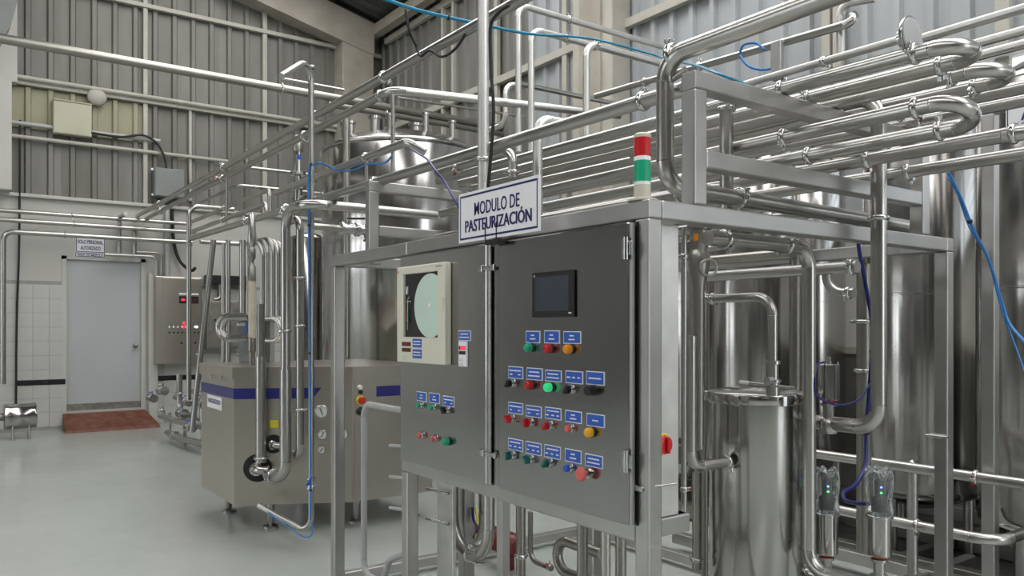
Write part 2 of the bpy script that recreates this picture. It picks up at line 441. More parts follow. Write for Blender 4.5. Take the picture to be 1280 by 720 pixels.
PIPES = [
    ('header_pipe', 'highest hairpin header tube on the top beam, bend nearest the round cap', 'header tubes over the pasteurizer frame', 0.0255, 'u', [(-4.2, 2.465, 2.342), (-1.155, 2.465, 2.299), (-1.155, 2.625, 2.293), (-4.2, 2.625, 2.342)], [(0, 0.8), (0, 0.958), (2, 0.042), (2, 0.2)], 'steel'),
    ('header_pipe', 'second hairpin header tube on the top beam, its bend reaching the right picture edge', 'header tubes over the pasteurizer frame', 0.0255, 'u', [(-4.3, 2.785, 2.343), (-1.193, 2.785, 2.299), (-1.193, 2.95, 2.293), (-4.3, 2.95, 2.343)], [(0, 0.8), (0, 0.958), (2, 0.042), (2, 0.2)], 'steel'),
    ('header_pipe', 'third hairpin header tube on the top beam, behind the second bend', 'header tubes over the pasteurizer frame', 0.0255, 'u', [(-4.4, 3.12, 2.345), (-1.005, 3.12, 2.297), (-1.005, 3.28, 2.291), (-4.4, 3.28, 2.345)], [(0, 0.8), (0, 0.958), (2, 0.042), (2, 0.2)], 'steel'),
    ('header_pipe', 'upper hairpin header tube slung below the top beam, its wide bend open to view', 'header tubes over the pasteurizer frame', 0.0255, 'u', [(-4.2, 2.49, 2.143), (-1.165, 2.49, 2.138), (-1.165, 2.64, 2.089), (-4.2, 2.64, 2.1)], [(0, 0.8), (0, 0.958), (2, 0.042), (2, 0.2)], 'steel'),
    ('header_pipe', 'lower hairpin header tube resting on the middle beam, its bend leaving the right edge', 'header tubes over the pasteurizer frame', 0.0255, 'u', [(-4.2, 2.84, 2.085), (-1.02, 2.84, 2.08), (-1.02, 3.17, 2.074), (-4.3, 3.17, 2.085)], [(0, 0.8), (0, 0.958), (2, 0.042), (2, 0.2)], 'steel'),
    ('header_pipe', 'front hairpin header tube in the low layer under the middle beam', 'header tubes over the pasteurizer frame', 0.024, 'u', [(-4.3, 2.42, 1.985), (-1.985, 2.42, 1.98), (-1.985, 2.58, 1.964), (-4.3, 2.58, 1.975)], [(0, 0.9), (2, 0.1)], 'steel'),
    ('header_pipe', 'rear hairpin header tube in the low layer under the middle beam', 'header tubes over the pasteurizer frame', 0.024, 'u', [(-4.3, 2.8, 1.96), (-1.965, 2.8, 1.955), (-1.965, 3.0, 1.929), (-4.3, 3.0, 1.94)], [(0, 0.9), (2, 0.1)], 'steel'),
    ('header_pipe', 'long straight header tube crossing above the name sign to the signal lamp', 'header tubes over the pasteurizer frame', 0.0265, None, [(-1.86, 2.06, 2.262), (-8.47, 2.06, 2.347)], [(0, 0.03), (0, 0.36), (0, 0.5), (0, 0.72)], 'steel'),
    ('header_pipe', 'thin header tube above the hairpins ending in a round glass cap', 'header tubes over the pasteurizer frame', 0.0135, None, [(-1.325, 2.465, 2.359), (-1.932, 2.465, 2.365)], [(0, 0.45)], 'steel'),
    ('header_pipe', 'header tube with a down-turned end just behind the name sign', 'header tubes over the pasteurizer frame', 0.023, 0.06, [(-3.844, 2.25, 2.305), (-3.127, 2.25, 2.305), (-3.127, 2.25, 2.173)], [(0, 0.3), (1, 0.8)], 'steel'),
    ('feed_pipe', 'thick polished pipe dropping beside the upright post next to the red and green signal lamp', None, 0.03, 0.085, [(-1.88, 3.64, 1.902), (-1.88, 1.985, 1.925), (-1.88, 1.985, 2.358), (-0.75, 1.985, 2.358)], [(0, 0.2), (0, 0.77), (2, 0.03)], 'steel'),
    ('standing_pipe', 'thick upright pipe rising behind the name sign out of the picture', None, 0.026, 0.06, [(-2.979, 1.98, 1.978), (-2.979, 1.98, 3.1), (-2.979, 2.48, 3.1)], [(0, 0.2)], 'steel_pale'),
    ('rail_pipe', 'upper of the two long overhead rail pipes descending leftwards to the tiled wall', 'overhead rail pipes to the tiled wall', 0.03, None, [(-12.85, 2.38, 3.1), (-2.987, 2.38, 3.1)], [(0, 0.15), (0, 0.45), (0, 0.7), (0, 0.82)], 'steel'),
    ('rail_pipe', 'lower of two long overhead rail pipes, turning right above the process tank', 'overhead rail pipes to the tiled wall', 0.03, 0.12, [(-12.8, 2.491, 3.061), (-4.877, 2.491, 3.061), (-4.44, 4.198, 3.061)], [(0, 0.12), (0, 0.5), (0, 0.8), (0, 0.98)], 'steel'),
    ('rail_pipe', 'thin rail pipe between the two long rails, bending right under the upper one', 'overhead rail pipes to the tiled wall', 0.022, 0.1, [(-12.355, 3.0, 3.426), (-9.918, 3.0, 3.426), (-9.918, 4.0, 3.426)], [(0, 0.6)], 'steel'),
    ('rail_pipe', 'short rail pipe below the long rails, bending right toward the storage tank', 'overhead rail pipes to the tiled wall', 0.022, 0.1, [(-11.382, 2.9, 3.152), (-9.682, 2.9, 3.152), (-9.682, 3.937, 3.152)], [(1, 0.2)], 'steel'),
    ('rail_pipe', 'rail pipe over the machine with a hooked end before the storage tank', 'overhead rail pipes to the tiled wall', 0.024, 0.08, [(-6.095, 2.12, 2.494), (-3.947, 2.12, 2.485), (-3.89, 2.2, 2.427)], [(0, 0.35), (0, 0.75)], 'steel'),
    ('portal_pipe', 'square-bent portal pipe standing left of the machine with the stained elbow', 'tubes in front of the homogenizer', 0.024, 0.1, [(-8.474, 2.05, 0.712), (-8.474, 2.05, 2.683), (-8.474, 2.497, 2.683)], [(0, 0.8)], 'steel'),
    ('rail_pipe', 'upper thin rail over the machine with its right end turned down', 'overhead rail pipes to the tiled wall', 0.02, 0.06, [(-9.642, 2.35, 2.66), (-6.92, 2.35, 2.66), (-6.92, 2.35, 2.44)], [(0, 0.5)], 'steel'),
    ('rail_pipe', 'lower thin rail over the machine with its right end turned down', 'overhead rail pipes to the tiled wall', 0.02, 0.06, [(-9.094, 2.2, 2.477), (-6.557, 2.2, 2.477), (-6.557, 2.2, 2.359)], [(0, 0.5)], 'steel'),
    ('cross_pipe', 'horizontal pipe between the portal pipe and the heat exchanger tubes', None, 0.024, None, [(-8.635, 2.2, 2.341), (-8.635, 2.714, 2.341)], [], 'steel'),
    ('cross_pipe', 'wide grey pipe crossing the whole left wall below the ceiling', 'far pipes above the storage tank', 0.047, None, [(-9.0, 0.091, 4.198), (-9.0, 6.3, 4.198)], [(0, 0.5)], 'steel_matte'),
    ('cross_pipe', 'wide grey pipe just above the storage tank top, below the wall-wide pipe', 'far pipes above the storage tank', 0.04, None, [(-9.0, 3.76, 4.113), (-9.0, 6.3, 4.113)], [(0, 0.3)], 'steel_matte'),
    ('cross_pipe', 'thin rod-like pipe above the storage tank between two wide pipes', 'far pipes above the storage tank', 0.014, None, [(-7.5, 3.905, 3.862), (-7.5, 5.558, 3.915)], [], 'steel'),
    ('cross_pipe', 'pipe passing behind the two tall hooked pipes, above the name sign', 'far pipes above the storage tank', 0.02, 0.05, [(-4.9, 3.593, 3.305), (-4.9, 4.588, 3.314)], [], 'steel'),
    ('hooked_pipe', 'tallest of three hooked pipes, leftmost, turning right near the picture top', 'tall hooked pipes before the back wall', 0.0225, 0.09, [(-4.656, 3.4, 2.718), (-4.656, 3.4, 3.783), (-4.656, 4.979, 3.783)], [(1, 0.3)], 'steel_pale'),
    ('hooked_pipe', 'middle one of three hooked pipes turning right before the back wall', 'tall hooked pipes before the back wall', 0.0225, 0.09, [(-4.37, 3.3, 2.654), (-4.37, 3.3, 3.5), (-4.37, 4.34, 3.5)], [(1, 0.3)], 'steel_pale'),
    ('hooked_pipe', 'rightmost and lowest of three hooked pipes, carrying the blue air hose', 'tall hooked pipes before the back wall', 0.024, 0.09, [(-3.967, 3.45, 2.654), (-3.967, 3.45, 3.316), (-3.967, 4.242, 3.316)], [(1, 0.1)], 'steel_pale'),
    ('bent_pipe', 'bracket-shaped bent pipe just right of the upright pipe behind the sign', None, 0.022, 0.09, [(-5.347, 3.6, 3.041), (-5.1, 3.6, 3.041), (-5.1, 3.6, 3.362), (-5.1, 3.779, 3.362)], [], 'steel_pale'),
    ('bent_pipe', 'short upright tube beside the right edge of the name sign, bent over at top', None, 0.023, 0.07, [(-2.865, 2.2, 1.961), (-2.865, 2.2, 2.396), (-2.865, 2.34, 2.396)], [], 'steel_pale'),
    ('sloping_pipe', 'long sloping pipe before the back wall with a hooked top right of centre', None, 0.021, 0.04, [(-4.21, 3.75, 3.077), (-2.029, 3.5, 2.884), (-2.149, 3.55, 2.944)], [(0, 0.25), (0, 0.48)], 'steel'),
    ('bent_pipe', 'thin upright pipe before the back wall bent over at the top edge', None, 0.02, 0.05, [(-2.21, 3.55, 2.758), (-2.21, 3.55, 3.018), (-2.03, 3.55, 2.988)], [], 'steel_pale'),
    ('back_pipe', 'uppermost of three parallel pipes high at the right before the back wall', 'three pipes high before the back wall at right', 0.021, None, [(-1.833, 3.6, 2.754), (-1.338, 3.6, 2.754)], [], 'steel'),
    ('back_pipe', 'middle of three parallel pipes high at the right before the back wall', 'three pipes high before the back wall at right', 0.021, None, [(-1.747, 3.75, 2.714), (-1.394, 3.75, 2.714)], [], 'steel'),
    ('back_pipe', 'lowest of three parallel pipes high at the right before the back wall', 'three pipes high before the back wall at right', 0.022, None, [(-1.793, 3.7, 2.64), (-1.376, 3.7, 2.64)], [], 'steel'),
    ('wall_pipe', 'upper of the three pipes running along the tiled wall over the door', 'pipes along the tiled wall', 0.03, None, [(-12.72, 0.433, 3.023), (-12.72, 3.124, 3.023)], [(0, 0.4)], 'steel'),
    ('wall_pipe', 'middle of the three pipes running along the tiled wall over the door', 'pipes along the tiled wall', 0.032, None, [(-12.66, 0.431, 2.892), (-12.66, 3.167, 2.892)], [(0, 0.4)], 'steel'),
    ('wall_pipe', 'lowest pipe along the tiled wall, bending down at far left to the pump', 'pipes along the tiled wall', 0.034, 0.12, [(-12.6, 0.686, 0.692), (-12.6, 0.686, 2.731), (-12.6, 3.094, 2.731)], [(1, 0.3)], 'steel'),
    ('drop_pipe', 'left one of two short pipes dropping beside the door signs', 'pipes along the tiled wall', 0.03, 0.08, [(-12.8, 2.127, 2.513), (-12.8, 2.127, 3.051), (-12.3, 2.127, 3.051)], [], 'steel'),
    ('drop_pipe', 'right one of two short pipes dropping beside the door signs', 'pipes along the tiled wall', 0.03, None, [(-12.8, 2.331, 2.524), (-12.8, 2.331, 2.926)], [], 'steel'),
    ('drop_pipe', 'thin pipe over the door frame turning down to the wall cabinet', 'pipes along the tiled wall', 0.024, 0.08, [(-12.72, 1.926, 2.497), (-12.72, 2.623, 2.497), (-12.72, 2.623, 2.224)], [], 'steel'),
    ('drop_pipe', 'thin bent pipe beside the wall cabinet top, second in the pair', 'pipes along the tiled wall', 0.02, 0.08, [(-12.85, 2.362, 2.565), (-12.85, 2.717, 2.565), (-12.85, 2.717, 2.223)], [], 'steel'),
    ('drop_pipe', 'grey upright conduit entering the wall cabinet top from the rails', 'pipes along the tiled wall', 0.035, None, [(-12.85, 2.797, 2.226), (-12.85, 2.797, 3.28)], [], 'grey_paint'),
    ('discharge_pipe', 'wide tube with thick sleeve dropping to the black port, left of the yellow sticker', 'tubes in front of the homogenizer', 0.036, None, [(-5.499, 1.806, 0.513), (-5.499, 1.806, 1.245)], [(0, 0.04)], 'steel'),
    ('discharge_pipe', 'grey post-like tube rising out of the sleeved tube past the heat exchanger', 'tubes in front of the homogenizer', 0.026, None, [(-5.499, 1.806, 1.223), (-5.499, 1.806, 1.611)], [], 'dark_steel'),
    ('suction_pipe', 'tall wide tube curving into the black port from the right with elbow at top', 'tubes in front of the homogenizer', 0.031, 0.13, [(-5.387, 1.807, 0.452), (-5.184, 1.868, 0.444), (-5.184, 1.868, 2.227), (-4.813, 1.868, 2.227), (-4.813, 2.805, 2.227)], [(1, 0.55), (2, 0.03)], 'steel'),
    ('suction_pipe', 'lower thick sleeve of the tall tube in front of the homogenizer', 'tubes in front of the homogenizer', 0.039, 0.12, [(-5.381, 1.816, 0.441), (-5.184, 1.868, 0.434), (-5.184, 1.868, 1.168)], [(0, 0.3)], 'steel'),
    ('suction_pipe', 'slim tube right of the tall one, bent back to the machine at its foot', 'tubes in front of the homogenizer', 0.026, 0.08, [(-5.285, 1.932, 0.596), (-5.128, 1.946, 0.583), (-5.128, 1.946, 2.174), (-5.415, 1.946, 2.174)], [(1, 0.2), (1, 0.55), (1, 0.75)], 'steel'),
    ('air_pipe', 'slender upright pipe with the blue hose tied to it, foot bent under the machine', 'tubes in front of the homogenizer', 0.019, 0.08, [(-5.339, 1.737, 0.252), (-4.988, 1.968, 0.098), (-4.988, 1.968, 3.209), (-4.787, 1.7, 2.989)], [(1, 0.1), (1, 0.98)], 'steel'),
    ('air_pipe', 'thin level rod pipe hooked beside the top of the slender hose pipe', 'tubes in front of the homogenizer', 0.011, 0.05, [(-6.195, 2.2, 3.422), (-6.195, 2.729, 3.422)], [], 'steel'),
    ('cross_pipe', 'short pipe carrying a black-handled valve cluster before the storage tank', None, 0.02, None, [(-4.6, 1.83, 2.058), (-4.6, 2.199, 2.058)], [(0, 0.7), (0, 0.9)], 'steel'),
    ('hanger_pipe', 'thin upright hanger tube below the clamped elbow before the storage tank', None, 0.013, None, [(-4.481, 2.3, 2.365), (-4.481, 2.3, 2.905)], [], 'steel'),
    ('hanger_pipe', 'upright grey pipe between machine and storage tank, left of the tank front', None, 0.032, None, [(-6.721, 2.984, 0.011), (-6.721, 2.984, 3.409)], [], 'steel_matte'),
    ('hanger_rod', 'left hanger rod joining the lower long rail and the portal rail', None, 0.011, None, [(-8.043, 2.3, 2.438), (-8.043, 2.3, 2.929)], [], 'steel'),
    ('hanger_rod', 'short hanger rod joining the two long rail pipes', None, 0.011, None, [(-7.829, 2.43, 3.035), (-7.829, 2.43, 3.191)], [], 'steel'),
    ('hanger_rod', 'short hanger rod below the hooked rail pipe before the process tank', None, 0.01, None, [(-4.438, 2.1, 2.337), (-4.438, 2.1, 2.464)], [], 'steel'),
    ('exchanger_tube', 'leftmost of the five upright exchanger tubes with curved top behind the tall pipe', 'upright tubes of the heat exchanger', 0.017, 0.1, [(-6.119, 2.022, 1.518), (-6.119, 2.022, 2.105), (-6.339, 1.972, 2.105)], [], 'steel'),
    ('exchanger_tube', 'second of the five upright exchanger tubes with curved top behind the tall pipe', 'upright tubes of the heat exchanger', 0.017, 0.1, [(-6.098, 2.052, 1.518), (-6.098, 2.052, 2.123), (-6.318, 2.002, 2.123)], [], 'steel'),
    ('exchanger_tube', 'middle of the five upright exchanger tubes with curved top behind the tall pipe', 'upright tubes of the heat exchanger', 0.017, 0.1, [(-6.072, 2.087, 1.518), (-6.072, 2.087, 2.135), (-6.292, 2.037, 2.135)], [], 'steel'),
    ('exchanger_tube', 'fourth of the five upright exchanger tubes with curved top behind the tall pipe', 'upright tubes of the heat exchanger', 0.017, 0.1, [(-6.051, 2.117, 1.518), (-6.051, 2.117, 2.123), (-6.271, 2.067, 2.123)], [], 'steel'),
    ('exchanger_tube', 'rightmost of the five upright exchanger tubes with curved top behind the tall pipe', 'upright tubes of the heat exchanger', 0.017, 0.1, [(-6.029, 2.147, 1.518), (-6.029, 2.147, 2.111), (-6.249, 2.097, 2.111)], [], 'steel'),
    ('return_bend', 'left one of two nested return bends beside the grey exchanger frame', 'return bends of the heat exchanger', 0.026, 'u', [(-6.35, 1.958, 1.539), (-6.65, 1.838, 1.539), (-6.65, 1.838, 1.369), (-6.35, 1.958, 1.369)], [], 'steel'),
    ('return_bend', 'right one of two nested return bends beside the grey exchanger frame', 'return bends of the heat exchanger', 0.026, 'u', [(-6.277, 1.973, 1.525), (-6.577, 1.853, 1.525), (-6.577, 1.853, 1.355), (-6.277, 1.973, 1.355)], [], 'steel'),
    ('return_bend', 'left one of three small return bends right of the grey exchanger post', 'return bends of the heat exchanger', 0.017, 'u', [(-6.08, 1.991, 1.517), (-5.91, 2.091, 1.517), (-5.91, 2.091, 1.347), (-6.08, 1.991, 1.347)], [], 'steel'),
    ('return_bend', 'middle one of three small return bends right of the grey exchanger post', 'return bends of the heat exchanger', 0.017, 'u', [(-6.062, 2.015, 1.517), (-5.892, 2.115, 1.517), (-5.892, 2.115, 1.347), (-6.062, 2.015, 1.347)], [], 'steel'),
    ('return_bend', 'right one of three small return bends right of the grey exchanger post', 'return bends of the heat exchanger', 0.017, 'u', [(-6.045, 2.04, 1.517), (-5.875, 2.14, 1.517), (-5.875, 2.14, 1.347), (-6.045, 2.04, 1.347)], [], 'steel'),
    ('stand_pipe', 'oblique pipe leaning between the wall cabinets', None, 0.028, None, [(-8.582, 2.107, 0.371), (-8.452, 2.288, 2.347)], [], 'steel'),
    ('stand_pipe', 'thin upright pipe left of the beige gauge tube, second from the oblique pipe', None, 0.018, None, [(-8.19, 2.31, 0.012), (-8.19, 2.31, 2.285)], [], 'steel'),
    ('stand_pipe', 'upright pipe behind the small wall cabinet left of the exchanger', None, 0.024, None, [(-8.162, 2.35, 0.012), (-8.162, 2.35, 2.326)], [], 'steel'),
    ('stand_pipe', 'thicker upright pipe directly left of the beige gauge tube', None, 0.03, None, [(-8.077, 2.467, 0.012), (-8.077, 2.467, 2.326)], [(0, 0.5)], 'steel'),
    ('stand_pipe', 'thin upright pipe touching the left side of the beige gauge tube', None, 0.014, None, [(-7.039, 2.199, 0.023), (-7.039, 2.199, 2.216)], [], 'steel'),
    ('riser_pipe', 'big upright pipe in front of the frame, curved at its foot into a clamped valve', 'tubes inside the pasteurizer frame', 0.0295, 0.09, [(-2.1, 2.93, 1.06), (-1.665, 2.93, 1.06), (-1.665, 2.93, 2.344), (-3.0, 2.93, 2.344)], [(0, 0.1), (1, 0.63)], 'steel'),
    ('riser_pipe', 'upright tube in front of the balance tank with its foot swept to the right', 'tubes inside the pasteurizer frame', 0.028, 0.08, [(-1.88, 2.2, 1.765), (-1.88, 2.799, 1.765), (-1.88, 2.799, 0.489), (-1.38, 2.799, 0.489)], [(0, 0.15), (0, 0.75)], 'steel'),
    ('riser_pipe', 'tube dropping beside the cabinet and turning into the balance tank side', 'tubes inside the pasteurizer frame', 0.0215, 0.06, [(-2.1, 2.584, 0.908), (-2.1, 2.361, 0.908), (-2.1, 2.361, 1.416)], [(0, 0.06)], 'steel'),
    ('riser_pipe', 'S-shaped tube from the grey valve body down to the balance tank lid', 'tubes inside the pasteurizer frame', 0.0185, 0.075, [(-2.294, 2.62, 1.685), (-2.294, 2.62, 1.569), (-1.917, 2.62, 1.569), (-1.917, 2.62, 1.317)], [(1, 0.22)], 'steel'),
    ('level_pipe', 'upper thin level tube behind the grey valve body', 'tubes inside the pasteurizer frame', 0.016, None, [(-2.824, 3.3, 1.865), (-2.361, 3.3, 1.865)], [(0, 0.95)], 'steel'),
    ('level_pipe', 'square dull level duct between two level tubes behind the frame', 'tubes inside the pasteurizer frame', 0.027, None, [(-2.995, 3.5, 1.823), (-2.447, 3.5, 1.823)], [], 'steel_matte'),
    ('level_pipe', 'lower long level tube ending in a clamped valve fitting', 'tubes inside the pasteurizer frame', 0.026, None, [(-2.77, 3.2, 1.71), (-1.913, 3.2, 1.71)], [(0, 0.97)], 'steel'),
    ('valve_pipe', 'curved elbow pipe below the clamped valve fitting before the wall', 'tubes inside the pasteurizer frame', 0.022, 0.1, [(-2.158, 3.35, 1.696), (-2.158, 3.35, 1.606), (-2.018, 3.35, 1.606)], [(1, 0.8)], 'steel'),
    ('riser_pipe', 'slim upright tube right behind the cabinet side', 'tubes inside the pasteurizer frame', 0.0105, None, [(-1.95, 2.155, 0.791), (-1.95, 2.155, 1.804)], [(0, 0.08), (0, 0.9)], 'steel'),
    ('riser_pipe', 'dull upright pipe behind the curved foot of the tank inlet tube', 'tubes inside the pasteurizer frame', 0.02, None, [(-2.3, 2.621, 0.417), (-2.3, 2.621, 0.833)], [(0, 0.1)], 'steel_matte'),
    ('riser_pipe', 'upright pipe in the frame below the clamped valve fitting carrying dark cables', 'tubes inside the pasteurizer frame', 0.034, None, [(-2.12, 3.6, 0.372), (-2.12, 3.6, 1.753)], [(0, 0.8), (0, 0.63)], 'steel_matte'),
    ('riser_pipe', 'dark upright pipe right beside the foot-swept riser tube', 'tubes inside the pasteurizer frame', 0.03, None, [(-2.463, 3.55, 0.996), (-2.463, 3.55, 1.875)], [], 'dark_steel'),
    ('riser_pipe', 'polished upright tube inside the frame window below the top beam', 'tubes inside the pasteurizer frame', 0.026, None, [(-1.99, 2.435, 1.898), (-1.99, 2.435, 2.301)], [(0, 0.95)], 'steel'),
    ('rail_tube', 'upper guard rail tube at lower right crossing behind the post', None, 0.0265, None, [(-2.744, 4.0, 0.738), (-1.519, 4.0, 0.738)], [(0, 0.78)], 'steel'),
    ('rail_tube', 'lower guard rail tube at lower right, bent backward at its end', None, 0.0265, 0.12, [(-2.566, 3.9, 0.474), (-1.652, 3.9, 0.474), (-1.652, 4.352, 0.474)], [(0, 0.6)], 'steel'),
    ('u_tube', 'left and larger U-shaped tube hanging under the cabinet', 'tubes under the control cabinet', 0.0265, 'u', [(-3.24, 1.98, 0.724), (-3.24, 1.98, 0.404), (-2.934, 1.98, 0.404), (-2.934, 1.98, 0.771)], [(1, 0.5)], 'steel'),
    ('u_tube', 'U-shaped tube partly behind the larger one under the cabinet', 'tubes under the control cabinet', 0.022, 'u', [(-3.573, 2.12, 0.636), (-3.573, 2.12, 0.374), (-3.19, 2.12, 0.374), (-3.19, 2.12, 0.716)], [], 'steel'),
    ('drain_tube', 'stained upright tube with a clamp at its foot under the cabinet middle', 'tubes under the control cabinet', 0.0225, None, [(-2.926, 2.15, 0.688), (-2.926, 2.15, 0.382), (-2.926, 2.15, 0.16)], [(0, 0.92)], 'steel_matte'),
    ('drain_tube', 'thin hooked tube bent right near the floor under the cabinet', 'tubes under the control cabinet', 0.0125, 0.05, [(-3.052, 2.3, 0.564), (-3.052, 2.3, 0.334), (-2.886, 2.3, 0.334)], [(1, 0.9)], 'steel_matte'),
    ('drain_tube', 'short return-bent tube lying near the floor under the right door', 'tubes under the control cabinet', 0.022, 'u', [(-2.325, 2.1, 0.565), (-2.598, 2.1, 0.565), (-2.598, 2.1, 0.435), (-2.288, 2.1, 0.435)], [], 'steel_matte'),
    ('drain_tube', 'bright upright tube under the right cabinet door, first left of the corner post', 'tubes under the control cabinet', 0.017, None, [(-2.082, 1.9, 0.744), (-2.082, 1.9, 0.1)], [], 'steel'),
    ('drain_tube', 'dark upright tube under the right cabinet door, farther from the corner post', 'tubes under the control cabinet', 0.02, None, [(-2.207, 1.9, 0.763), (-2.207, 1.9, 0.1)], [], 'dark_steel'),
    ('drain_tube', 'upright square-looking tube just left of the corner post under the cabinet', 'tubes under the control cabinet', 0.02, None, [(-2.111, 2.0, 0.701), (-2.111, 2.0, 0.1)], [], 'steel_matte'),
    ('bent_conduit', 'grey painted conduit loop standing on the skid left of the cabinet', None, 0.0165, 0.07, [(-3.423, 1.83, 1.044), (-3.897, 1.83, 1.044), (-3.897, 1.83, 0.145), (-3.68, 1.83, 0.145), (-3.6, 1.83, 0.284), (-3.391, 1.83, 0.372)], [], 'grey_paint'),
]
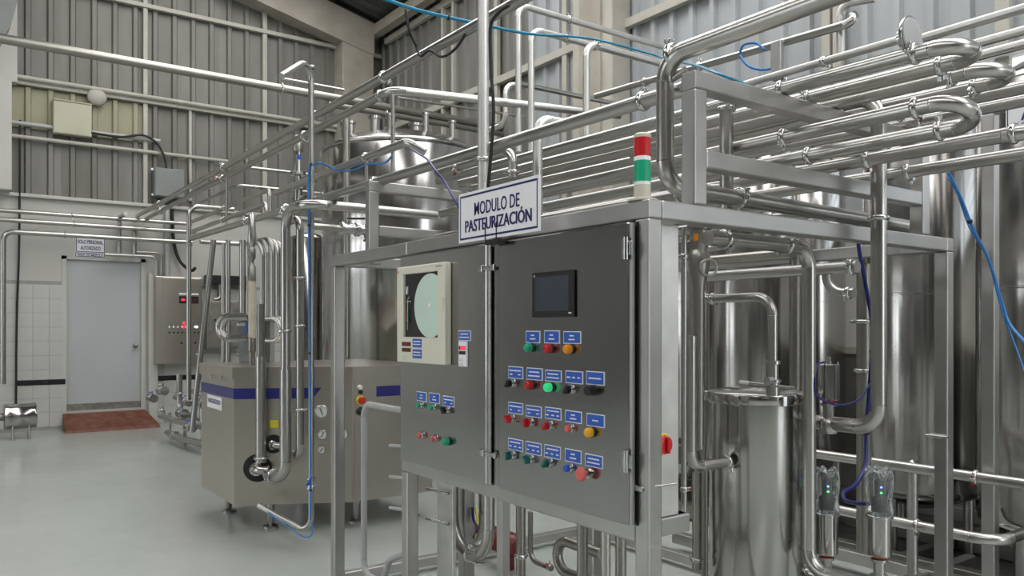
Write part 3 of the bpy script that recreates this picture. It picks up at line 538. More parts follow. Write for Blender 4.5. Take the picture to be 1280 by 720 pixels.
PTS = {
    'left_door': [(-3.308, 1.735, 1.7824), (-2.645, 1.735, 1.7721), (-3.308, 1.735, 0.8484), (-2.5881, 1.735, 0.8403)],
    'right_door': [(-2.5084, 1.735, 1.7761), (-1.8062, 1.735, 1.7698), (-2.5111, 1.735, 0.8464), (-1.7885, 1.735, 0.8437)],
    'plates_right': [(-2.3266, 1.735, 1.4366), (-2.2433, 1.735, 1.3931), (-2.2179, 1.735, 1.4387), (-2.133, 1.735, 1.3935), (-2.1114, 1.735, 1.4363), (-2.0213, 1.735, 1.394), (-2.4371, 1.735, 1.3043), (-2.3462, 1.735, 1.2596), (-2.3217, 1.735, 1.3037), (-2.2294, 1.735, 1.2601), (-2.2133, 1.735, 1.3005), (-2.123, 1.735, 1.2604), (-2.1006, 1.735, 1.3026), (-2.0112, 1.735, 1.2601), (-1.993, 1.735, 1.306), (-1.9054, 1.735, 1.2619), (-2.4371, 1.735, 1.1707), (-2.3462, 1.735, 1.1286), (-2.3266, 1.735, 1.1674), (-2.2354, 1.735, 1.1263), (-2.2133, 1.735, 1.1701), (-2.1243, 1.735, 1.1293), (-2.1028, 1.735, 1.1682), (-2.0172, 1.735, 1.128), (-1.991, 1.735, 1.1675), (-1.9046, 1.735, 1.1258), (-2.4371, 1.735, 1.0355), (-2.3462, 1.735, 0.993), (-2.3266, 1.735, 1.0363), (-2.235, 1.735, 0.9924), (-2.217, 1.735, 1.0377), (-2.1274, 1.735, 0.9933), (-2.1028, 1.735, 1.0376), (-2.0185, 1.735, 0.9937), (-1.9991, 1.735, 1.0337), (-1.913, 1.735, 0.9927)],
    'knobs_right': [(-2.2928, 1.735, 1.3767), (-2.1799, 1.735, 1.3757), (-2.0706, 1.735, 1.3762), (-2.4134, 1.735, 1.2411), (-2.2899, 1.735, 1.2424), (-2.1781, 1.735, 1.2406), (-2.0731, 1.735, 1.24), (-1.9574, 1.735, 1.2436), (-2.4165, 1.735, 1.108), (-2.3024, 1.735, 1.1051), (-2.1888, 1.735, 1.106), (-2.0731, 1.735, 1.1081), (-1.9633, 1.735, 1.1072), (-2.415, 1.735, 0.9723), (-2.3009, 1.735, 0.9727), (-2.1906, 1.735, 0.9744), (-2.079, 1.735, 0.9728), (-1.987, 1.735, 0.9688)],
    'plates_left': [(-3.1446, 1.735, 1.1635), (-3.0573, 1.735, 1.1219), (-3.0313, 1.735, 1.1657), (-2.9438, 1.735, 1.122), (-2.9138, 1.735, 1.1603), (-2.8252, 1.735, 1.117)],
    'knobs_left': [(-3.1074, 1.735, 1.1035), (-2.996, 1.735, 1.1041), (-2.8843, 1.735, 1.1014), (-3.0966, 1.735, 0.9719), (-2.981, 1.735, 0.9708), (-2.8681, 1.735, 0.9719)],
    'recorder': [(-3.2744, 1.701, 1.7224), (-2.847, 1.701, 1.7221), (-3.2744, 1.701, 1.296), (-2.8567, 1.701, 1.2887)],
    'rec_window': [(-3.2123, 1.701, 1.6887), (-2.9092, 1.701, 1.6858), (-3.2047, 1.701, 1.4103), (-2.9125, 1.701, 1.4028)],
    'rec_disc': [(-2.9871, 1.701, 1.5427), (-2.9871, 1.701, 1.6817)],
    'rec_disp': [(-3.2215, 1.701, 1.3837), (-3.1408, 1.701, 1.3657), (-3.2215, 1.701, 1.3565), (-3.1408, 1.701, 1.3401), (-3.1223, 1.701, 1.3993), (-3.043, 1.701, 1.3613), (-3.1223, 1.701, 1.3526), (-3.043, 1.701, 1.3137)],
    'controller': [(-2.7808, 1.725, 1.393), (-2.7179, 1.725, 1.3903), (-2.7808, 1.725, 1.2894), (-2.7179, 1.725, 1.2854)],
    'ctl_plate': [(-2.7914, 1.735, 1.4362), (-2.6989, 1.735, 1.3947)],
    'hmi': [(-2.2823, 1.726, 1.6453), (-2.0486, 1.726, 1.6431), (-2.2762, 1.726, 1.4838), (-2.0486, 1.726, 1.4841)],
    'hmi_screen': [(-2.262, 1.726, 1.627), (-2.0749, 1.726, 1.6257), (-2.262, 1.726, 1.5071), (-2.0749, 1.726, 1.5068)],
    'sign': [(-2.7357, 1.7, 1.9872), (-2.2026, 1.7, 1.9805), (-2.7296, 1.7, 1.7883), (-2.1958, 1.7, 1.7857)],
    'hinges': [(-1.8349, 1.735, 1.7289), (-1.8349, 1.735, 1.661), (-1.8241, 1.735, 1.0719), (-1.8241, 1.735, 0.9968)],
    'latches': [(-2.6277, 1.735, 1.6775), (-2.5111, 1.735, 1.6829), (-2.605, 1.735, 0.9475), (-2.5165, 1.735, 0.9683)],
    'clip': (-1.7825, 1.76, 0.9531),
    'lamp': (-1.8018, 1.8, 1.8664),
    'lampt': (-1.8018, 1.8, 2.0582),
    'estop_side': (-1.795, 1.8754, 1.0734),
    'machine_pts': [(-5.6845, 1.675, 1.1692), (-5.7796, 1.675, 1.0912), (-6.5031, 1.675, 1.0132), (-6.5031, 1.675, 0.9535), (-5.6845, 1.675, 1.0063), (-5.6845, 1.675, 0.9389), (-6.1662, 1.675, 0.9302), (-6.3421, 1.675, 0.9454), (-5.9575, 1.675, 0.8398)],
    'm_port': (-5.5954, 1.8149, 0.4598),
    'm_port2': (-5.5432, 1.9109, 0.6266),
    'm_g1': (-5.3851, 2.2018, 0.8535),
    'm_g2': (-5.3825, 2.2067, 0.6886),
    'm_g3': (-5.3132, 2.3342, 0.6862),
    'm_g4': (-5.3851, 2.2018, 0.5808),
    'm_yel': (-5.5406, 1.9157, 0.7675),
    'm_top': (-5.2838, 2.3883, 1.1532),
    'm_b1': (-5.2945, 2.3686, 1.0221),
    'm_s1': (-5.3904, 2.1921, 1.0013),
    'm_s2': (-5.3904, 2.1921, 0.9331),
    'r_white': (-5.289, 2.4463, 1.019),
    'r_blk': (-5.289, 2.4525, 0.9843),
    'r_es': (-5.289, 2.4525, 0.9268),
    'r_knob': (-5.289, 2.4525, 0.8463),
    'r_s1': (-5.289, 2.5787, 0.9783),
    'r_s2': (-5.289, 2.774, 0.9275),
    'r_top': (-5.289, 2.5787, 1.153),
    'r_seam': (-5.289, 2.3968, 1.1013),
    'door_tl': (-12.93, 1.4645, 2.4193),
    'door_br': (-12.93, 2.4428, 0.3243),
    'dgap': (-12.93, 2.4428, 0.2045),
    'knob': (-12.93, 2.3658, 1.1756),
    'ledge': (-12.93, 1.6363, 3.3366),
    'tiletop': (-12.93, 1.2368, 2.1036),
    'str0': (-12.93, 0.8158, 0.7004),
    'str1': (-12.93, 1.4445, 0.7096),
    'sign1a': (-12.93, 1.5753, 2.7459),
    'sign1b': (-12.93, 1.9575, 2.5256),
    'sign2a': (-12.93, 1.5652, 2.5274),
    'sign2b': (-12.93, 1.9575, 2.4555),
    'cabTL': (-12.93, 2.5986, 2.2102),
    'cabBR': (-12.93, 3.2465, 0.9024),
    'cab2TL': (-12.93, 3.3424, 1.8626),
    'cab2BR': (-12.93, 3.8604, 1.117),
    'beigeTL': (-12.93, 1.2859, 4.6361),
    'beigeBR': (-12.93, 1.7697, 4.1717),
    'jbTL': (-12.93, 2.5986, 3.8393),
    'jbBR': (-12.93, 3.0222, 3.4081),
    'bell': (-12.93, 1.8423, 4.7745),
    'girt1': (-12.93, 2.2676, 4.8339),
    'cond1': (-12.93, 2.2676, 4.8742),
    'girt2': (-12.93, 1.6363, 4.0728),
    'girt3': (-12.93, 2.7114, 6.2668),
    'lowcond': (-12.93, 0.9478, 4.2584),
    'post181': (-12.93, 2.4982, 5.1605),
    'post237': (-12.93, 3.1397, 4.2859),
    'post330': (-12.93, 4.2985, 5.4863),
    'colwL': (-12.93, 0.6672, 3.7356),
    'colwR': (-12.93, 0.7878, 3.7504),
    'rampL': (-12.93, 1.4645, 0.0132),
    'rampR': (-12.93, 2.5986, 0.0261),
    'stripeR0': (-12.93, 2.6099, 0.7135),
    'stripeR1': (-12.93, 3.2944, 0.7265),
    'bcol0': (-14.4168, 6.35, 6.2322),
    'bcol1': (-13.1216, 6.35, 6.4826),
    'col2a': (-7.2725, 6.35, 4.8177),
    'col2b': (-6.5847, 6.35, 4.6219),
    'g1': (-12.1071, 6.35, 6.4385),
    'g2': (-7.8067, 6.35, 4.8891),
    'g3': (-6.0306, 6.35, 4.8702),
    'wl': (-2.8075, 6.35, 2.2851),
    'wb': (-2.8075, 6.35, 1.2758),
    'sp1': (-7.6804, 6.35, 4.9338),
    'sp2': (-10.6523, 6.35, 5.2835),
    'sp3': (-10.3449, 6.35, 5.206),
    'sp4': (-9.1903, 6.35, 5.3636),
    'sp5': (-3.9675, 6.35, 3.877),
    'sp6': (-4.075, 6.35, 3.9076),
    'sp7': (-2.6469, 6.35, 3.6774),
    'tank': (-7.4924, 3.9674, 3.297),
    'hx': (-6.5292, 2.02, 1.1832),
    'gauge': (-5.8614, 1.86, 1.1741),
    'br0': (-12.5, 0.5212, 5.8284),
    'br1': (-12.5, 0.8613, 5.9115),
    'br2': (-12.5, 0.7616, 5.4615),
    'br3': (-12.5, 0.5212, 4.9045),
    'uvalve': (-3.0451, 1.98, 0.4263),
    'polevalve': (-4.9883, 1.9683, 0.4319),
    'midpost': (-2.6372, 1.83, 0.6734),
    'tank_small': (-8.6494, 3.3846, 2.4349),
    'T1': (-3.9443, 5.1, 1.45),
    'T2': (-3.9903, 5.85, 1.45),
    'T3': (-2.6733, 5.2, 1.45),
    'T4': (-1.8025, 4.9, 1.45),
    'T0': (-4.729, 5.4, 1.45),
    'bt': (-2.13, 2.7964, 1.1902),
    'va1': (-1.8767, 2.93, 1.1546),
    'va1b': (-1.8767, 2.93, 1.3007),
    'bv1': (-1.9326, 3.0, 0.5068),
    'bv1m': (-1.9326, 3.0, 0.6801),
    'bv1t': (-1.9326, 3.0, 0.8634),
    'bv2': (-1.7312, 3.05, 0.5386),
    'bv2m': (-1.7312, 3.05, 0.7017),
    'bv2t': (-1.7279, 3.05, 0.8876),
    'asign': [(-1.619, 3.9, 2.4411), (-1.619, 3.9, 2.3474)],
    'valvebody': [(-2.181, 2.5, 1.8618), (-2.181, 2.5, 1.6575)],
    'cone': [(-2.5822, 3.0, 1.1062), (-2.5822, 3.0, 0.8011)],
    'pump': (-12.2, 0.6296, 0.3046),
    'pump2': (-12.2, 1.0205, 0.2792),
    'manif': (-11.0, 2.3551, 0.2701),
    'manif2': (-11.0, 2.8026, 0.2402),
    'capdisc': [(-1.3049, 2.465, 2.3603)],
    'redmotor': [(-4.4402, 2.75, 0.163), (-3.7899, 2.75, 0.364)],
    'h_blue_top': [(-4.1945, 2.0451, 3.3667), (-4.0599, 2.2326, 3.2835), (-3.928, 2.5878, 3.2385), (-3.9229, 2.9377, 3.2555), (-3.8273, 3.2423, 3.2723), (-3.7587, 3.45, 3.2605), (-3.5139, 3.7, 3.1459), (-2.1684, 2.4666, 2.5006), (-1.77, 2.1326, 2.3008), (-1.77, 2.2799, 2.2919)],
    'h_black1': [(-4.1394, 2.2076, 3.3035), (-4.1258, 2.2266, 3.1727), (-4.2369, 2.33, 3.1466), (-4.1779, 2.33, 3.0676), (-4.0728, 2.33, 3.0714), (-3.9264, 2.33, 2.9935), (-3.7789, 2.33, 3.0018), (-3.6793, 2.33, 3.052)],
    'h_black2': [(-2.7053, 1.93, 2.7946), (-2.7933, 1.93, 2.786), (-2.8479, 1.93, 2.7414), (-2.8418, 1.93, 2.5499), (-2.8235, 1.93, 2.3734), (-2.8479, 1.93, 2.1716), (-2.8665, 1.93, 2.0534)],
    'h_blue_pole': [(-4.9625, 1.9527, 0.199), (-4.9625, 1.9527, 0.6662), (-4.9656, 1.9485, 1.3929), (-4.9686, 1.9443, 2.0158), (-4.9686, 1.9443, 2.457), (-4.8996, 1.9547, 2.4935), (-4.806, 1.965, 2.4894), (-4.8945, 2.1, 2.4786), (-4.6459, 2.1, 2.4337), (-4.4159, 2.1, 2.4356), (-4.1625, 2.08, 2.3956), (-4.0624, 2.08, 2.4197)],
    'h_blue_foot': [(-4.9565, 1.9611, 0.1886), (-4.9373, 1.9536, 0.1108), (-4.9675, 1.9115, 0.0953), (-5.0705, 1.8538, 0.1396), (-5.1715, 1.7988, 0.1902), (-5.2289, 1.7703, 0.2254)],
    'h_blue_sign': [(-3.8821, 2.1, 2.4303), (-3.6844, 2.05, 2.3584), (-3.5121, 2.0, 2.2934), (-3.3465, 1.95, 2.2049), (-3.2712, 1.95, 2.1472), (-3.0953, 1.9, 2.0319), (-3.0473, 1.9, 1.9789)],
    'h_cable': [(-2.0587, 3.45, 1.9827), (-2.0587, 3.45, 1.8347), (-2.0312, 3.45, 1.6853), (-2.0002, 3.45, 1.5194), (-1.9887, 3.45, 1.3735), (-2.0041, 3.45, 1.1905), (-2.0196, 3.45, 0.9696), (-1.9941, 3.4, 0.8314), (-1.9806, 3.3, 0.7547), (-1.9766, 3.2, 0.7319), (-1.942, 3.15, 0.7095), (-1.8606, 3.1, 0.7168), (-1.7673, 3.06, 0.7355)],
    'h_blue_act': [(-1.8717, 2.9, 1.3113), (-1.8749, 2.85, 1.2997), (-1.8525, 2.8, 1.2578), (-1.849, 2.8, 1.1887), (-1.829, 2.85, 1.1529), (-1.7913, 2.9, 1.1436), (-1.9022, 3.2, 1.1452), (-1.975, 3.4, 1.1943)],
    'h_right1': [(-1.5836, 3.3, 2.0754), (-1.5837, 3.4, 1.9883), (-1.5726, 3.5, 1.8465), (-1.5598, 3.6, 1.7339), (-1.5518, 3.7, 1.5564), (-1.5203, 3.7, 1.4636), (-1.4105, 3.6, 1.3751)],
    'h_right2': [(-1.6108, 3.35, 2.0625), (-1.5963, 3.4, 2.0065), (-1.5916, 3.5, 1.8651), (-1.5662, 3.6, 1.7445), (-1.5486, 3.7, 1.5152), (-1.4955, 3.7, 1.362), (-1.3959, 3.6, 1.187)],
    'h_act_top': [(-2.3739, 3.0, 2.7166), (-2.3513, 3.0, 2.7471), (-2.2851, 3.0, 2.7352), (-2.242, 3.0, 2.6941)],
    'h_act_top2': [(-2.7695, 3.5, 2.9105), (-2.7172, 3.5, 2.8448), (-2.6407, 3.5, 2.8034), (-2.5664, 3.5, 2.7922), (-2.5324, 3.5, 2.8202), (-2.5276, 3.5, 2.7614), (-2.5664, 3.5, 2.7508)],
    'h_wall': [(-12.85, 2.8651, 3.2372), (-12.85, 2.888, 2.7767), (-12.8, 2.9572, 2.4724), (-12.6, 3.0711, 2.3073), (-12.5, 3.1155, 2.3394)],
    'h_wallcable': [(-12.86, 0.8955, 4.3023), (-12.86, 0.8862, 2.6498), (-12.86, 0.858, 1.5489), (-12.86, 0.8487, 0.3954)],
    'h_jb': [(-12.8, 1.7213, 4.2431), (-12.8, 2.1378, 4.2325), (-12.8, 2.4401, 4.2984), (-12.8, 2.6282, 4.217), (-12.8, 2.7404, 4.0274), (-12.8, 2.7744, 3.8387)],
    'h_tails': [(-3.1805, 2.05, 0.5963), (-3.1666, 2.05, 0.5383), (-3.0862, 2.02, 0.5213), (-3.1202, 2.02, 0.4696)],
    'h_tails2': [(-3.1681, 2.06, 0.5972), (-3.1321, 2.05, 0.5451), (-3.093, 2.02, 0.5125), (-3.1066, 2.02, 0.4726)],
    'h_rblack': [(-1.8454, 4.4, 0.5276), (-1.8229, 4.4, 0.4789), (-1.7784, 4.4, 0.4594), (-1.7348, 4.4, 0.4482)],
}

P = {k: ([Vector(q) for q in v] if isinstance(v, list) else Vector(v)) for k, v in PTS.items()}

# ------------------------------------------------------------------ setting
XW, YB = -12.95, 6.40                 # inner faces of the tiled wall and of the long back wall
XE, YF = 10.0, -10.8                  # the end wall at the right and the wall behind
RIDGE_Y, EAVE_Z, SLOPE = -2.2, 6.72, 0.23


def roof_z(y):
    return EAVE_Z + SLOPE * (YB - y) if y > RIDGE_Y else EAVE_Z + SLOPE * (y - (2 * RIDGE_Y - YB))


fl = MB().box((XW - .2, YF - .2, -.15), (XE + .2, YB + .2, 0)).build('floor', 'floor')
tag(fl, 'glossy grey green epoxy floor of the dairy hall', kind='structure')


def sheet_mesh(z0, z1, mat, pitch=.275, ribs=4, axis='y'):
    """profiled metal sheet; ribs stand out of the plane toward local +n"""
    prof = []
    for k in range(ribs):
        u = k * pitch
        prof += [(u, 0), (u + .10, 0), (u + .118, .045), (u + .172, .045), (u + .19, 0)]
    prof.append((ribs * pitch, 0))
    mb = MB()
    for u, d in prof:
        for z in (z0, z1):
            mb.v.append(Vector((d, u, z)) if axis == 'y' else Vector((-u, -d, z)))
    for i in range(len(prof) - 1):
        a = 2 * i
        mb.f.append([a, a + 2, a + 3, a + 1])
    me = mb.mesh('cladding_sheet', mat)
    me.polygons.foreach_set('use_smooth', [False] * len(me.polygons))
    return me


# left wall: door, tiles, plaster, profiled sheets above
LEDGE = 3.30
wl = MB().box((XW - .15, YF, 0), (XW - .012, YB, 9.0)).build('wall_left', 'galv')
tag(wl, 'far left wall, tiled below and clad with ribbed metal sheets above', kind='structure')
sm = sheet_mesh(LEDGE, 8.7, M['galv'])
y = -5.2
while y < YB - .2:
    place(sm, 'cladding_sheet', wl, (XW - .01, y, 0))
    y += 1.1
DY0, DY1, DZ0, DZ1 = P['door_tl'].y, P['door_br'].y, .33, P['door_tl'].z
mb = MB()
mb.box((XW - .012, -5.2, 0), (XW + .03, DY0 - .06, LEDGE))
mb.box((XW - .012, DY1 + .06, 0), (XW + .03, YB, LEDGE))
mb.box((XW - .012, DY0 - .06, DZ1 + .05), (XW + .03, DY1 + .06, LEDGE))
mb.box((XW - .012, DY0 - .06, 0), (XW + .03, DY1 + .06, DZ0 - .08))
mb.build('plaster', 'white', wl)
MB().box((XW - .01, -5.2, LEDGE - .05), (XW + .10, YB, LEDGE), .01).build('ledge', 'white', wl)
tile = MB().box((-.004, .002, .002), (.006, .198, .198)).mesh('tile', M['tile'])
gb = MB()
for ya, yb2 in ((.25, 1.45), (2.76, 4.96)):
    gb.box((XW + .03, ya, 0), (XW + .035, yb2, 2.1))
    k = ya
    while k < yb2 - .05:
        for r in range(10):
            if not (.55 < r * .2 + .1 < .75):
                place(tile, 'tile', wl, (XW + .036, k, r * .2 + .05))
            else:
                place(tile, 'tile', wl, (XW + .036, k, r * .2 + .05))
        k += .2
gb.build('grout', 'grout', wl)
bt_m = MB().box((-.004, .001, 0), (.012, .199, .075), .003).mesh('black_tile', M['black_tile'])
for ya, yb2 in ((.85, 1.40), (2.64, 3.9)):
    k = ya
    while k < yb2:
        place(bt_m, 'black_tile', wl, (XW + .038, k, .64))
        k += .2
MB().box((XW + .03, 2.53, 0), (XW + .14, 2.66, 2.26), .01).build('pilaster', 'white', wl)
# rails and posts on the ribbed sheets
for zz, th, mt_, a, b2 in ((P['girt1'].z, .035, 'cream', -3, YB), (P['girt3'].z, .04, 'cream', -3, YB)):
    MB().box((XW + .02, a, zz - th), (XW + .10, b2, zz + th * .6), .006).build('girt', mt_, wl)
MB().cyl((XW + .13, -3, P['cond1'].z + .01), (XW + .13, YB - .4, P['cond1'].z + .01), .032, 10).build('conduit', 'cream', wl)
MB().cyl((XW + .09, -3, P['girt2'].z), (XW + .09, 3.7, P['girt2'].z), .028, 10).build('conduit', 'cream', wl)
MB().cyl((XW + .09, P['lowcond'].y - .2, P['lowcond'].z), (XW + .09, P['post181'].y + .2, P['lowcond'].z), .03, 10).build('conduit', 'grey_paint', wl)
for key, w, z0, z1 in (('post181', .03, LEDGE, 8.5), ('post330', .035, LEDGE, 8.2), ('post237', .02, 3.4, P['girt1'].z)):
    q = P[key]
    MB().box((XW + .02, q.y - w, z0), (XW + .075, q.y + w, z1), .005).build('sheet_post', 'cream', wl)
MB().box((XW + .02, -.30, LEDGE), (XW + .30, P['colwR'].y + .0, P['girt1'].z - .05), .01).build('wall_column', 'white', wl)
MB().box((XW + .02, -.5, P['girt1'].z - .05), (XW + .2, P['colwR'].y + .07, 8.5), .01).build('wall_column', 'white', wl)
ql, qr = P['beigeTL'], P['beigeBR']
om = sheet_mesh(4.22, 4.78, M['olive'])
for yy in (.3, 1.4):
    place(om, 'olive_patch', wl, (XW + .004, yy, 0))

# door with frame, knob and kick plate
dr = MB().box((XW - .05, DY0, DZ0), (XW + .0, DY1, DZ1), .004).build('door_1', 'door')
tag(dr, 'flat pale blue white door in the tiled wall', kind='structure')
fr = MB()
fr.box((XW - .06, DY0 - .06, .22), (XW + .045, DY0, DZ1 + .05)).box((XW - .06, DY1, .22), (XW + .045, DY1 + .06, DZ1 + .05))
fr.box((XW - .06, DY0 - .06, DZ1), (XW + .045, DY1 + .06, DZ1 + .05))
fr.build('door_frame', 'white', dr)
MB().box((XW - .02, DY0 + .01, .235), (XW + .012, DY1 - .01, DZ0 + .02)).build('kick_plate', 'kick', dr)
kq = P['knob']
MB().lathe((XW, kq.y, kq.z), [(.035, 0), (.035, .008), (.013, .012), (.013, .04), (.03, .05), (.036, .068), (.025, .085), (0.001, .09)], 14, (1, 0, 0)).build('door_knob', 'kick', dr)
rp = MB()
ry0, ry1 = DY0 - .05, DY1 + .05
rp.v += [Vector(q) for q in ((XW + .06, ry0, 0), (XW + .06, ry1, 0), (XW + .62, ry1 + .1, 0), (XW + .62, ry0 - .02, 0),
                             (XW + .06, ry0, .22), (XW + .06, ry1, .22), (XW + .60, ry1 + .1, .035), (XW + .60, ry0 - .02, .035))]
rp.f += [[3, 2, 1, 0], [4, 5, 6, 7], [0, 1, 5, 4], [1, 2, 6, 5], [2, 3, 7, 6], [3, 0, 4, 7]]
o = rp.build('door_ramp', 'ramp')
tag(o, 'red brown painted ramp below the white door', 'ramp')

# back wall
wb = MB().box((XW, YB + .012, 0), (XE, YB + .15, 9.0)).build('wall_back', 'galv_blue')
tag(wb, 'long back wall of pale ribbed metal sheets behind the tanks', kind='structure')
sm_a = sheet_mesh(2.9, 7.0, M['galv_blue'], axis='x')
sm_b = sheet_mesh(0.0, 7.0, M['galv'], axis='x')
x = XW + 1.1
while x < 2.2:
    place(sm_b if x < -8 else sm_a, 'cladding_sheet', wb, (x, YB + .01, 0))  # darker sheets near the corner put its dimmer light into the colour
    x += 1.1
MB().box((-8.2, YB - .02, 1.27), (XE, YB + .012, 2.32)).build('white_panel', 'white', wb)
MB().box((-8.2, YB - .03, 0), (XE, YB + .012, 1.24)).build('shade_plinth', 'roof', wb)  # dark band stands in for shade and equipment at the wall foot
MB().box((-8.2, YB - .04, 1.22), (XE, YB + .01, 1.28)).build('ledge', 'concrete', wb)
for zz, x0, x1 in ((P['g1'].z, -12.6, -7.3), (P['g2'].z, -12.6, XE)):
    MB().box((x0, YB - .10, zz - .05), (x1, YB - .02, zz + .05), .006).build('girt', 'cream', wb)
for key, w in (('sp1', .045), ('sp2', .03), ('sp3', .03), ('sp4', .04), ('sp5', .04), ('sp6', .04), ('sp7', .05)):
    q = P[key]
    MB().box((q.x - w, YB - .09, 2.9), (q.x + w, YB - .03, 6.7), .004).build('sheet_post', 'cream', wb)
c0, c1 = P['bcol0'], P['bcol1']
MB().box((XW, 5.52, 0), (XW + .36, 6.10, 6.30), .015).build('column', 'concrete', wb)
rf = MB()
poly = [(5.52, 6.28), (6.10, 6.15), (6.10, 6.70), (-2.2, 6.70 + SLOPE * 8.3), (-2.2, 6.28 + SLOPE * 7.72)]
rf.hull([(XW + .375, a, c) for a, c in poly], (-.36, 0, 0))
o = rf.build('trim_1', 'concrete')
tag(o, 'cream concrete rafter rising from the corner column', kind='structure')
MB().box((P['col2a'].x, YB - .30, 0), (P['col2b'].x, YB, 7.0), .02).build('column', 'cream', wb)
MB().box((P['col2a'].x + .16, YB - .33, 0), (P['col2b'].x - .16, YB - .30, 7.0)).build('column_face', 'concrete', wb)
br_ = MB().hull([P['br0'], P['br1'], P['br2'], P['br3']], (-.40, 0, 0)).build('trim_3', 'grey_box')
tag(br_, 'steel knee brace in the upper left corner of the hall', kind='structure')
o = MB().box((XW, YB - .32, 6.50), (XE, YB - .16, 6.68), .01).build('trim_2', 'concrete')
tag(o, 'cream eave beam along the top of the back wall', kind='structure')

# first louvred window is in view, the rest added to brighten the frame
lv = MB().obox(Vector((0, 0, 0)), Vector((1, 0, 0)), Vector((0, .8, .6)), Vector((0, -.6, .8)), .76, .055, .005).mesh('louvre_slat', M['louvre'])
for k in range(6):
    xc = -2.62 + k * 1.7
    wn = MB().box((xc - .80, YB - .012, 2.34), (xc + .80, YB + .006, 3.42)).build(f'window_{k + 1}', 'louvre_day')
    tag(wn, 'louvred daylight window, one of a back wall row extended unseen for light', kind='structure')
    for q in range(7):
        place(lv, 'louvre_slat', wn, (xc, YB - .075, 2.42 + q * .145))
    fb = MB().box((xc - .84, YB - .14, 2.31), (xc - .79, YB - .01, 3.45)).box((xc + .79, YB - .14, 2.31), (xc + .84, YB - .01, 3.45))
    fb.box((xc - .84, YB - .14, 3.42), (xc + .84, YB - .01, 3.46)).box((xc - .84, YB - .14, 2.30), (xc + .84, YB - .01, 2.34))
    fb.build('window_frame', 'white', wn)

# end wall at the right with translucent panels, wall behind, roof with skylight strips
we = MB().box((XE, YF, 0), (XE + .15, YB, 9.0)).build('wall_right', 'roof')
tag(we, 'end wall of the hall at the far right', kind='structure')
for k in range(3):
    MB().box((XE - .03, 3.0 + k * 1.0, .4), (XE - .01, 3.94 + k * 1.0, 4.6)).build('window_panel', 'window', we)
wf = MB().box((XW, YF - .15, 0), (XE, YF, 9.0)).build('wall_front', 'galv')
tag(wf, 'long wall of the hall behind the viewer', kind='structure')
for x0 in (-10.4, -8.2, -6.2):  # middle pair added to brighten the process tank
    for k in range(2):
        MB().box((x0 + k * .72, YF + .01, .3), (x0 + k * .72 + .68, YF + .03, 4.4)).build('window_panel', 'window', wf)
ce = MB()
for ya, yb2 in ((RIDGE_Y, YB), (YF, RIDGE_Y)):
    ce.hull([(XW, ya, roof_z(ya) + .04), (XE, ya, roof_z(ya) + .04), (XE, yb2, roof_z(yb2) + .04), (XW, yb2, roof_z(yb2) + .04)], (0, 0, .1))
ce = ce.build('ceiling', 'roof')
tag(ce, 'dark sheet roof of the hall with daylight strips', kind='structure')
rb = MB()
for k in range(80):
    xx = XW + .15 + k * .28
    y0 = 5.36 if xx > -11.75 else -2.2
    rb.hull([(xx, y0, roof_z(y0)), (xx + .05, y0, roof_z(y0)), (xx + .05, YB, roof_z(YB)), (xx, YB, roof_z(YB))], (0, 0, .04))
rb = rb.build('roof_ribs', 'roof', ce)
rb['kind'] = 'stuff'
for ya, yb2, x0, x1 in ((3.55, 5.3, -11.6, 9.0), (1.6, 3.3, -11.6, 9.0), (-5.4, -3.3, -9.0, 9.0)):
    x = x0
    while x < x1 - .1:
        mb = MB()
        za, zb = roof_z(ya) - .02, roof_z(yb2) - .02
        mb.hull([(x, ya, za), (x, yb2, zb), (x + 1.92, yb2, zb), (x + 1.92, ya, za)], (0, 0, .015))
        mb.build('skylight_strip', 'skylight', ce)
        x += 1.94
    # purlins under the roof
for yy in (3.42, 1.3, -1.2):
    MB().box((XW, yy - .05, roof_z(yy) - .16), (XE, yy + .05, roof_z(yy) - .03)).build('purlin', 'concrete', ce)


# ------------------------------------------------------------------ pipework
CLAMPS = {}


def clamp_meshes(r):
    k = round(r, 3)
    if k not in CLAMPS:
        ring = MB()
        ring.lathe((0, 0, -.010), [(r * 1.02, 0), (r * 1.28, .002), (r * 1.38, .007), (r * 1.38, .013), (r * 1.28, .018), (r * 1.02, .020)], 18)
        ring.box((r * 1.25, -.008, -.007), (r * 1.25 + .016, .008, .007), .002)
        bolt = MB()
        bolt.cyl((r * 1.25 + .009, -.016, 0), (r * 1.25 + .009, .022, 0), .0035, 8)
        bolt.box((r * 1.25 + .000, .016, -.005), (r * 1.25 + .018, .026, .005), .002)
        CLAMPS[k] = (ring.mesh('clamp', M['clamp']), bolt.mesh('clamp_bolt', M['clamp']), bolt.mesh('clamp_bolt', M['dark_red']))
    return CLAMPS[k]


def add_clamp(root, p, axis, r, red=False, spin=0.0):
    ring, bolt, rbolt = clamp_meshes(r)
    q = Vector(axis).normalized().to_track_quat('Z', 'Y') @ Matrix.Rotation(spin, 3, 'Z').to_quaternion()
    o = place(ring, 'clamp', root, p)
    o.rotation_mode = 'QUATERNION'
    o.rotation_quaternion = q
    bo = bpy.data.objects.new('clamp_bolt', rbolt if red else bolt)
    COL.objects.link(bo)
    bo.parent = o
    return o


